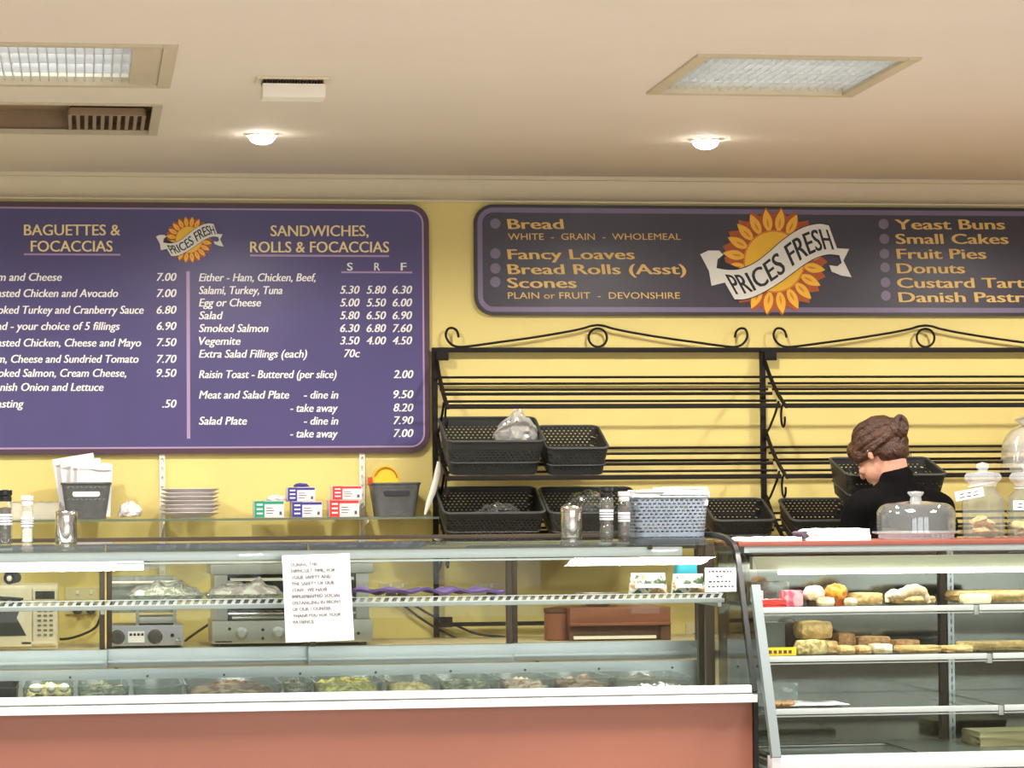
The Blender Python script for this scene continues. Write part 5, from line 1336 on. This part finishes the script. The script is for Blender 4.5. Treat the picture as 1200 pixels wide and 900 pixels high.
for i, (u0, u1) in enumerate(((0.12, 0.88), (0.36, 0.62), (0.12, 0.85), (0.10, 0.92))):
    v = 0.84-0.21*i; u = u0
    while u < u1:
        du = rn.uniform(0.05, 0.10)
        a_, b_ = on_glass(*q(u, v-0.035), 0.0054), on_glass(*q(min(u1, u+du), v+0.045), 0.0054)
        b.box((a_+b_)/2, (abs(b_.x-a_.x), 0.001, abs(b_.z-a_.z)), Matrix.Rotation(-0.45, 3, 'X')); u += du+0.045
b.build('card_print', 'letter_black', pc, shift=c, smooth=0)
# paper notice on the curved glass
q = quad((330.5, 651), (409.5, 648.5), (415, 750), (335, 753)); c = on_glass(372, 700, 0.003)
pn = thing('paper_notice', 'white printed distancing notice taped to the curved deli glass', 'notice', c)
glass_sheet(MB(), q, 0.004, 0.0012, 4, 16).build('paper_sheet', 'paper_white', pn, shift=c)
LN = [('DURING THIS', 0.12, 0.53), ('DIFFICULT TIME, FOR', 0.12, 0.78), ('YOUR SAFETY AND', 0.12, 0.71), ('THE SAFETY OF OUR', 0.12, 0.76), ('STAFF, WE HAVE', 0.12, 0.65), ('IMPLEMENTED SOCIAL', 0.12, 0.84), ('DISTANCING IN FRONT', 0.12, 0.84), ('OF OUR COUNTER.', 0.12, 0.70), ('THANKYOU FOR YOUR', 0.12, 0.83), ('PATIENCE.', 0.12, 0.44)]
for i, (s_, u0, u1) in enumerate(LN):
    v0 = 0.873-0.0735*i; hv = 0.041
    def mp(u, v): return on_glass(*q(u0+(u1-u0)*u, v0+hv*v), 0.0068)
    text_mb(s_, mp, 0, 0.018, th=0.0006).build('notice_line', 'letter_grey', pn, shift=c, smooth=0)
# tubs of salad and meat along the deck
DZ = 0.8008
def tub(label, px0, px1, m, hp, seed, tubm='plastic_smoke', group='food tubs along the deli deck'):
    Y = 8.965; xa, xb = X(px0, Y, 800), X(px1, Y, 800); w = xb-xa; d = 0.36; h = 0.068
    t = thing('food_tub', label, 'tub', ((xa+xb)/2, Y+d/2, DZ), group=group)
    pf = rrect(-w/2, -d/2, w/2, d/2, 0.02, 4); tt = bmesh.new(); n = len(pf)
    R_ = [[tt.verts.new((x*k, y*k, z)) for x, y in pf] for k, z in ((0.92, 0), (0.985, h-0.004), (1.0, h-0.003), (1.0, h), (0.965, h), (0.90, 0.004))]
    tt.faces.new(R_[0][::-1]); tt.faces.new(R_[-1])
    for A, B in zip(R_, R_[1:]):
        for k in range(n): tt.faces.new((A[k], A[(k+1) % n], B[(k+1) % n], B[k]))
    bmesh.ops.recalc_face_normals(tt, faces=tt.faces); b = MB(); b._take(tt); b.build('tub_body', tubm, t)
    if m:
        H = hp
        MB().sheet(lambda u, v: V(((u-0.5)*w*0.93, (v-0.5)*d*0.92, 0.008+(h*0.62+H*0.6)*(sin(pi*u)**0.22*sin(pi*v)**0.22)*(0.88+0.3*noise.noise(V((u*5+seed, v*6, seed)))+0.18*noise.noise(V((u*17+seed, v*21, seed)))))), 24, 20, 0.01).build('food_heap', m, t)['kind'] = 'stuff'
    return t
tub('black empty food tub at the left end of the deck', -42, 20, None, 0, 1, 'tub_black')
te = tub('clear tub of golden salad with egg halves in front', 26, 87, 'salad_yellow', 0.03, 2)
tub('clear tub of grey green leafy salad right of the egg halves', 90, 152, 'grey_green_food', 0.03, 3)
tub('clear empty tub showing its grey base', 156, 214, None, 0, 4)
tub('long clear tub of sliced brown meat', 217, 331, 'meat_brown', 0.025, 5)
tub('small clear tub of mixed leaves below the notice', 334, 366, 'grey_green_food', 0.03, 6)
tub('clear tub heaped with yellow green salad', 369, 452, 'salad_green', 0.042, 7)
tub('clear tub of pale creamy salad', 456, 515, 'salad_yellow', 0.012, 8)
tub('clear tub of dark grey green food in the middle right', 519, 587, 'grey_green_food', 0.02, 9)
tub('clear tub of pale pink meat slices', 591, 652, 'meat_pink', 0.02, 10)
tub('clear tub of brown meat beside the foil covered tub', 655, 717, 'meat_brown', 0.025, 11)
tub('foil covered tub at the right end of the deck', 720, 812, 'foil', 0.028, 12)
for i, (px, lab) in enumerate(((42, 'pale egg half on the left in front of the golden salad'), (60, 'pale egg half in the middle in front of the golden salad'), (75, 'pale egg half on the right in front of the golden salad'))):
    c = at(px, 812, 8.955); t = thing('egg_half', lab, 'egg', (c.x, 8.985, DZ+0.058), group='egg halves in front of the golden salad')
    MB().ball((0, 0, 0.006), (0.022 if i == 0 else 0.016, 0.016, 0.014), seg=18).build('egg_white', 'egg', t)

# ================================================================== CAKE DISPLAY CONTENTS
S1, S2, S3 = [(z+0.001, y) for z, y in CSH]; S4 = (0.6058, 8.80)
def muffin(label, px, py_top, wpx, S_, cupm, topm, dy=0.06, group='cupcakes and muffins on the top cake shelf'):
    Y = S_[1]+dy; c = at(px, 700, Y); r = wpx/2/PPM(Y); h = Z(py_top, Y, px)-S_[0]
    t = thing('muffin', label, 'muffin', (c.x, Y, S_[0]), group=group)
    MB().lathe([(0, 0), (r*0.62, 0), (r*0.85, h*0.52), (0, h*0.52)], seg=24).build('paper_cup', cupm, t)
    MB().ball((0, 0, h*0.58), (r, r, h*0.42), seg=20, nz=0.18, ns=12, seed=px).build('muffin_top', topm, t)
    return t
def slab(name, label, cat, px0, px1, py_top, S_, m, dy=0.04, d=0.12, rot=0, lift=0, rough=0.25, tall=None, group=None, top=None):
    """a cut cake, pastry or loaf: rounded uneven block"""
    Y = S_[1]+dy; xa, xb = X(px0, Y, 720), X(px1, Y, 720); z0 = S_[0]+lift; h = tall or Z(py_top, Y, px0)-z0; w = xb-xa
    t = thing(name, label, cat, ((xa+xb)/2, Y+d/2, z0), (0, 0, rot), group)
    b = MB(); tt = bmesh.new(); bmesh.ops.create_cube(tt, size=1); bmesh.ops.subdivide_edges(tt, edges=list(tt.edges), cuts=7, use_grid_fill=True)
    for v in tt.verts:
        p = v.co*2; q = p.normalized()*max(abs(p.x), abs(p.y), abs(p.z)); p = p.lerp(q, rough)
        p *= 1+0.05*noise.noise(p*2.3+V((px0, 0, 0)))
        v.co = V((p.x*w/2, p.y*d/2, max(0, (p.z+1)/2)*h))
    b._take(tt); b.build({'loaf': 'crust', 'sandwich': 'bread'}.get(name, 'cake_body'), m, t)
    if top: MB().sheet(lambda u, v: V(((u-0.5)*w*0.86, (v-0.5)*d*0.86, h*0.97+0.004*noise.noise(V((u*8, v*8, px0))))), 12, 8, 0.004).build('topping', top, t)
    return t
# top shelf
slab('cake_box', 'clear plastic cake box at the left of the top cake shelf', 'box', 888, 926, 682, S1, 'plastic_clear', dy=0.16, d=0.16, rough=0.05)
t = thing('price_ticket', 'small white ticket with a violet mark beside the pink packet', 'ticket', (X(887, S1[1]+0.02, 695), S1[1]+0.02, S1[0]))
MB().box((0, 0, 0.036), (0.04, 0.002, 0.034)).build('ticket_face', 'paper_white', t); MB().box((0.006, -0.0015, 0.032), (0.02, 0.001, 0.015)).build('ticket_mark', 'box_purple', t); MB().box((0, 0.006, 0.01), (0.03, 0.012, 0.02), bev=0.002).build('ticket_foot', 'plastic_clear', t)
slab('pink_packet', 'pink wrapped biscuit packet on the top cake shelf', 'packet', 920, 942, 692, S1, 'packet_pink', dy=0.03, d=0.08, rough=0.15)
slab('red_tray', 'flat red and white tray on the left of the top cake shelf', 'tray', 893, 922, 703, S1, 'box_red', dy=0.015, d=0.1, rough=0.05, top='paper_white')
muffin('cream topped dark cupcake left of the orange muffin', 954, 686, 27, S1, 'cup_brown', 'cake_cream')
muffin('large orange muffin in an orange cup on the top cake shelf', 979.5, 684, 27, S1, 'cup_orange', 'muffin_orange')
slab('pastry', 'small white crumbly pastry in front of the orange muffin', 'pastry', 958, 980, 700, S1, 'cake_cream', dy=0.015, d=0.04, rough=0.5)
slab('pastry', 'pale flat pastry just right of the orange muffin', 'pastry', 990, 1006, 701, S1, 'cake_cream', dy=0.02, d=0.08, rough=0.4)
slab('pastry', 'flat brown pastry slice left of the cream croissant', 'pastry', 1004, 1037, 695, S1, 'pastry_tan', dy=0.09, d=0.14, rough=0.3)
# croissant
Y = S1[1]+0.05; pts = [at(x, y, Y) for x, y in ((1040, 706), (1040, 700), (1045, 696), (1055, 697), (1064, 693), (1072, 691), (1081, 693), (1086, 700), (1089, 706))]
pp = smooth_line([(p.x, p.z) for p in pts], 4); n = len(pp); c = V((pp[n//2].x, Y, S1[0]))
o = thing('croissant', 'pale cream croissant arching near the rear post on the top cake shelf', 'croissant', c)
MB().tube([(p.x, Y, max(p.y, S1[0]+0.007)) for p in pp], [0.006+0.013*sin(pi*i/(n-1))**1.2+0.0015*sin(i*1.6) for i in range(n)], seg=12).build('croissant_body', 'cake_cream', o, shift=c)
slab('pastry', 'low tan pastry row behind the croissant', 'pastry', 1048, 1100, 699, S1, 'pastry_tan', dy=0.16, d=0.14, rough=0.3)
slab('loaf', 'long flat tan loaf at the right end of the top cake shelf', 'bread', 1118, 1215, 692, S1, 'loaf_crust', dy=0.14, d=0.16, rough=0.35)
slab('pastry', 'white iced finger bun at the right of the top cake shelf', 'pastry', 1128, 1164, 696, S1, 'egg', dy=0.03, d=0.05, rough=0.35)
# second shelf
slab('grey_carton', 'pale grey carton at the left of the second cake shelf', 'box', 896, 920, 730, S2, 'grey_block', dy=0.18, d=0.1, rough=0.04)
slab('round_cake', 'tall dark round cake on the left of the second cake shelf', 'cake', 915, 940, 724, S2, 'dark_cake', dy=0.2, d=0.12, rough=0.8)
slab('loaf', 'tan crusty loaf resting on top of a flat loaf', 'bread', 938, 979, 728, S2, 'loaf_crust', dy=0.08, d=0.14, rough=0.45, lift=0.045)
slab('loaf', 'flat tan loaf underneath the crusty loaf', 'bread', 940, 984, 747, S2, 'loaf_crust', dy=0.07, d=0.15, rough=0.3, tall=0.043)
slab('pastry', 'bright yellow pastry in front of the loaves', 'pastry', 932, 972, 750, S2, 'salad_yellow', dy=0.025, d=0.045, rough=0.5)
t = thing('price_ticket', 'bright yellow price ticket on the second cake shelf', 'ticket', (X(915, S2[1]+0.02, 760), S2[1]+0.018, S2[0]))
MB().box((0, 0, 0.014), (0.098, 0.003, 0.026)).build('ticket_face', 'sign_yellow', t)
b = MB()
for i in range(5): b.span((-0.04+i*0.016, -0.0025, 0.008), (-0.03+i*0.016, -0.001, 0.018))
b.build('ticket_print', 'cup_brown', t, smooth=0); MB().box((0, 0.008, 0.004), (0.09, 0.014, 0.008)).build('ticket_foot', 'sign_yellow', t)
for i, (a, c_, pt, m, lab, dy) in enumerate(((982, 1004, 742, 'pastry_brown', 'dark brown pastry right behind the flat loaf', 0.14), (984, 1003, 757, 'pastry_tan', 'small tan pastry right of the yellow pastry', 0.03), (1004, 1046, 746, 'pastry_brown', 'dark brown slice in the middle of the second cake shelf', 0.14), (1006, 1022, 757, 'pastry_tan', 'narrow tan pastry left of the pale square slice', 0.03), (1024, 1047, 755, 'cake_cream', 'pale square slice in the middle of the second cake shelf', 0.03), (1049, 1080, 750, 'pastry_brown', 'brown slice just left of the rear post', 0.1), (1052, 1106, 757, 'loaf_crust', 'long tan finger loaf beside the rear post', 0.025), (1108, 1142, 757, 'pastry_tan', 'tan finger loaf right of the rear post', 0.03), (1124, 1210, 752, 'loaf_crust', 'wide pale loaf at the right end of the second cake shelf', 0.15))):
    slab('pastry', lab, 'pastry', a, c_, pt, S2, m, dy=dy, d=0.09, rough=0.35, group='pastries on the second cake shelf')
# third shelf
slab('cake_box', 'small clear box with cookies at the left of the third cake shelf', 'box', 904, 934, 800, S3, 'plastic_clear', dy=0.12, d=0.12, rough=0.05)
for i in range(4):
    c = at(908+6.5*i, 826, S3[1]+0.05); t = thing('cookie', ['cookie at the left end of the third cake shelf', 'second cookie from the left on the third cake shelf', 'third cookie from the left on the third cake shelf', 'cookie beside the white paper on the third cake shelf'][i], 'cookie', (c.x, S3[1]+0.05+0.02*(i % 2), S3[0]), group='cookies on the third cake shelf')
    MB().ball((0, 0, 0.010), (0.017, 0.017, 0.011), seg=16, nz=0.2, ns=10, seed=i).build('cookie_crumb', 'pastry_brown', t)
xa, xb = X(928, S3[1], 828), X(1000, S3[1], 828); w = xb-xa
o = MB().sheet(lambda u, v: V(((u-0.5)*w, (v-0.5)*0.2, 0.003+0.004*noise.noise(V((u*4, v*4, 1)))+0.004)), 14, 8, 0.001).build('tray_paper', 'paper_white', loc=((xa+xb)/2, S3[1]+0.14, S3[0])); tag(o, 'sheet of white tray paper lying on the third cake shelf', 'paper')
# lowest deck
slab('cutting_board', 'beige wooden board lying at the right of the lowest cake deck', 'board', 1146, 1235, 858, S4, 'board_beige', dy=0.45, d=0.2, rough=0.02)
xa, xb = X(905, 8.95, 880), X(1072, 8.95, 880); t = thing('steel_tray', 'wide flat steel tray on the lowest cake deck', 'tray', ((xa+xb)/2, 9.08, S4[0])); w = xb-xa
b = MB(); b.box((0, 0, 0.003), (w, 0.42, 0.004), bev=0.001); b.build('tray_base', 'steel_brushed', t)
b = MB(); b.tube([V((x, y, 0.012)) for x, y in rrect(-w/2, -0.21, w/2, 0.21, 0.02, 4)], 0.005, seg=7, closed=True); b.build('tray_rim', 'chrome', t)

# ================================================================== PERSON
px_ = X(1060, 10.2, 575); PY = 10.18
body_yaw = R(18)
pers = thing('person', 'person in a black top with a brown hair bun, head bowed, facing the bread rack', 'person', (px_, PY, 0), (0, 0, body_yaw))
HC = V((-0.045, 0.105, 1.592))                     # head centre
HQ = (Matrix.Rotation(R(20), 3, 'Z') @ Matrix.Rotation(R(-34), 3, 'X'))     # facing +Y, turned left, bowed
def hp(x, y, z): return HC+HQ @ V((x, y, z))
b = MB()
b.ball((0, 0, 0.95), (0.165, 0.115, 0.13), seg=20); b.ball((0, 0.005, 1.10), (0.135, 0.098, 0.14), seg=20); b.ball((0, 0.025, 1.27), (0.158, 0.108, 0.16), seg=20)
b.ball((0, 0.035, 1.36), (0.15, 0.085, 0.085), seg=20)
b.caps((-0.135, 0.05, 1.395), (0.135, 0.05, 1.395), 0.055); b.caps((-0.05, 0.05, 1.43), (0.05, 0.05, 1.43), 0.05)
b.caps((0, 0.05, 1.42), hp(0, -0.035, -0.055), 0.056, 0.050)
# head
hm = HQ
b.ball(hp(0, -0.01, 0.02), (0.075, 0.095, 0.083), rot=hm, seg=24); b.ball(hp(0, 0.028, -0.045), (0.058, 0.066, 0.062), rot=hm, seg=20); b.ball(hp(0, 0.06, -0.088), (0.03, 0.024, 0.02), rot=hm)
b.caps(hp(0, 0.092, 0.008), hp(0, 0.108, -0.03), 0.008, 0.012); b.ball(hp(0, 0.083, 0.022), (0.05, 0.012, 0.010), rot=hm)
b.ball(hp(0, 0.088, -0.058), (0.022, 0.010, 0.006), rot=hm); b.ball(hp(0, 0.086, -0.069), (0.019, 0.010, 0.006), rot=hm)
for s in (-1, 1):
    b.ball(hp(s*0.038, 0.07, -0.03), (0.022, 0.018, 0.016), rot=hm)
    b.ball(hp(s*0.077, -0.010, -0.018), (0.007, 0.012, 0.023), rot=hm); b.ball(hp(s*0.083, -0.016, -0.010), (0.005, 0.011, 0.016), rot=hm)
# arms, legs
BK = V((X(1047, 10.60, 560)-px_, 10.60-PY, 0)); BK = Matrix.Rotation(-body_yaw, 3, 'Z') @ BK; BKZ = Z(593, 10.52, 1047)
for s in (-1, 1):
    sh_, el = V((s*0.172, 0.045, 1.385)), V((s*0.205, 0.10, 1.12))
    side = Matrix.Rotation(-body_yaw, 3, 'Z') @ V((s*0.165, -0.06, 0)); wr = BK+side+V((0, -0.055, BKZ-0.05)); 
    b.caps(sh_, el, 0.046, 0.038); b.caps(el, wr, 0.038, 0.026)
    out = (Matrix.Rotation(-body_yaw, 3, 'Z') @ V((s, 0, 0))); fw = (Matrix.Rotation(-body_yaw, 3, 'Z') @ V((0, 1, 0))); inn = -out
    palm = wr+fw*0.05+V((0, 0, 0.006)); b.ball(palm, (0.020, 0.046, 0.036), rot=Matrix.Rotation(-body_yaw, 3, 'Z'), seg=16)
    b.caps(wr, palm, 0.025, 0.024)
    for k in range(4):   # fingers under the basket, curling in
        root_ = palm+fw*(0.034-0.006*abs(k-1))+V((0, 0, 0.026-0.018*k)); ln = (0.033, 0.038, 0.036, 0.028)[k]
        p1 = root_+fw*ln*0.8+inn*0.012; p2 = p1+fw*ln*0.3+inn*ln*0.6
        b.caps(root_-fw*0.02, p1, 0.0088, 0.0080, seg=10); b.caps(p1, p2, 0.008, 0.007, seg=10)
    tb = palm+V((0, 0, 0.03)); t1 = tb+inn*0.02+V((0, 0, 0.022))+fw*0.01; t2 = t1+inn*0.018+fw*0.02
    b.caps(tb-V((0, 0, 0.01)), t1, 0.011, 0.0095, seg=10); b.caps(t1, t2, 0.0095, 0.008, seg=10)
    hp_, kn, an = V((s*0.088, 0.0, 0.90)), V((s*0.095, 0.025, 0.48)), V((s*0.10, -0.01, 0.085))
    b.caps(hp_, kn, 0.082, 0.052); b.caps(kn, an, 0.052, 0.034); b.caps(an+V((0, -0.02, -0.045)), an+V((0, 0.14, -0.055)), 0.032, 0.026)
remesh(b, 'body', 'skin', 0.0055, pers, 3)
# top with long sleeves
b = MB()
b.ball((0, 0, 0.97), (0.178, 0.128, 0.12), seg=20); b.ball((0, 0.005, 1.10), (0.15, 0.112, 0.15), seg=20); b.ball((0, 0.025, 1.27), (0.172, 0.122, 0.165), seg=20); b.ball((0, 0.035, 1.36), (0.165, 0.098, 0.095), seg=20)
b.caps((-0.14, 0.05, 1.395), (0.14, 0.05, 1.395), 0.068); b.caps((-0.055, 0.048, 1.43), (0.055, 0.048, 1.43), 0.062); b.caps((0, 0.04, 1.42), (-0.010, 0.046, 1.492), 0.085, 0.066)
for s in (-1, 1):
    sh_, el = V((s*0.172, 0.045, 1.385)), V((s*0.205, 0.10, 1.12)); side = Matrix.Rotation(-body_yaw, 3, 'Z') @ V((s*0.165, -0.06, 0)); wr = BK+side+V((0, -0.055, BKZ-0.05))
    b.caps(sh_, el, 0.062, 0.052); b.caps(el, el.lerp(wr, 0.93), 0.052, 0.036)
remesh(b, 'black_top', 'shirt_black', 0.008, pers, 4)
b = MB(); b.ball((0, 0, 0.92), (0.174, 0.124, 0.12), seg=20)
for s in (-1, 1):
    hp_, kn, an = V((s*0.088, 0.0, 0.90)), V((s*0.095, 0.025, 0.48)), V((s*0.10, -0.01, 0.085)); b.caps(hp_, kn, 0.094, 0.066); b.caps(kn, an+V((0, 0, 0.03)), 0.066, 0.052)
remesh(b, 'trousers', 'trouser_black', 0.010, pers, 3)
for s in (-1, 1):
    b = MB(); an = V((s*0.10, -0.01, 0.0)); b.caps(an+V((0, -0.03, 0.046)), an+V((0, 0.15, 0.036)), 0.045, 0.037); b.caps(an+V((0, -0.01, 0.05)), an+V((0, -0.01, 0.10)), 0.045, 0.044); b.box(an+V((0, 0.06, 0.008)), (0.085, 0.26, 0.016), bev=0.006)
    remesh(b, 'shoe', 'shoe_black', 0.006, pers, 2)
# hair: swept back into a twisted bun
b = MB()
b.ball(hp(0, -0.022, 0.030), (0.080, 0.095, 0.083), rot=hm, seg=26)
b.ball(hp(0, -0.055, -0.028), (0.068, 0.056, 0.056), rot=hm, seg=20)
b.ball(hp(0, 0.056, 0.048), (0.074, 0.049, 0.050), rot=hm, seg=18)
for s in (-1, 1): b.ball(hp(s*0.066, 0.035, 0.018), (0.021, 0.036, 0.033), rot=hm, seg=14)
rn = random.Random(5); BN = V((0.004, -0.118, 0.026)); bun = hp(*BN)
for i in range(46):      # locks running from the hairline to the bun, each with its own lift
    a = 2*pi*i/46+rn.uniform(-0.05, 0.05)
    start = V((0.084*cos(a), 0.066-0.05*max(0, -sin(a)), 0.034+0.078*sin(a)))
    if start.z < -0.02: start = V((start.x*0.9, -0.040, max(start.z, -0.056)))
    lift = rn.uniform(0.97, 1.07); P_ = []
    for q in range(9):
        u = q/8; e = start.lerp(BN+V((0.02*cos(a), 0.012, 0.02*sin(a))), u)
        c0 = V((0, -0.022, 0.030)); dv = e-c0; k = 1/math.sqrt((dv.x/0.085)**2+(dv.y/0.100)**2+(dv.z/0.087)**2)
        if u < 0.9: e = c0+dv*k*(1+(lift-1)*sin(pi*u))
        P_.append(hp(e.x+0.004*sin(u*6+i), e.y, e.z+0.004*cos(u*5+i*2)))
    b.tube(P_, [0.005+0.0045*sin(pi*(0.15+0.8*q/8)) for q in range(9)], seg=6)
hair = remesh(b, 'hair', 'hair_brown', 0.0032, pers, 1)
b = MB(); bx = HQ @ V((1, 0, 0)); bz = HQ @ V((0, 0, 1)); by = HQ @ V((0, 1, 0))
b.ball(bun, 0.031, seg=16)
for k in range(5):       # coiled rolls
    P_ = []; n = 26; tilt_ = rn.uniform(-0.6, 0.6)
    for q in range(n):
        a = 2*pi*q/(n-1)*0.9+k*1.3; rr = 0.036-0.0035*k+0.004*sin(2*a+k)
        P_.append(bun+bx*rr*cos(a)+bz*rr*sin(a)*1.15-by*(0.009*k-0.012+0.010*sin(a+tilt_*3)))
    b.tube(P_, [0.0045+0.0065*sin(pi*q/(n-1)) for q in range(n)], seg=7)
remesh(b, 'bun', 'hair_brown', 0.003, hair, 1)
b = MB()
for i in range(9):       # loose wisps on nape and crown
    a = rn.uniform(-0.05, 0.05); s0 = V((a, -0.072-0.01*rn.random(), -0.035)); b.tube([hp(*s0), hp(s0.x*1.1, s0.y-0.01, s0.z-0.02), hp(s0.x*1.05, s0.y-0.006, s0.z-0.038)], [0.003, 0.002, 0.0008], seg=5)
for i in range(8):
    a = rn.uniform(-0.06, 0.06); b.tube([hp(a, 0.02, 0.108), hp(a*1.1, -0.01, 0.116), hp(a*1.15, -0.035, 0.110)], [0.002, 0.0016, 0.0008], seg=5)
b.build('loose_wisps', 'hair_brown', hair)['kind'] = 'stuff'
b = MB()
for s in (-1, 1):
    b.tube([hp(s*0.082, -0.014, 0.016), hp(s*0.081, 0.02, 0.018), hp(s*0.070, 0.085, 0.012)], 0.0025, seg=6)
    b.tube([hp(s*0.036+0.026*cos(a), 0.107, -0.002+0.019*sin(a)) for a in [2*pi*q/20 for q in range(20)]], 0.002, seg=6, closed=True)
b.tube([hp(-0.012, 0.11, 0.004), hp(0.012, 0.11, 0.004)], 0.002, seg=6)
b.build('glasses', 'edge_black', pers)
# the basket held by the person
xa, xb = X(990, 10.52, 560), X(1108, 10.52, 560); zb = Z(596, 10.52, 1047)
hb = thing('plastic_basket', 'dark basket held in front of the bowed person', 'basket', ((xa+xb)/2, 10.66, zb+0.035), (R(14), 0, 0), G)
basket_parts(hb, xb-xa, 0.29, 0.13, 'basket_black')
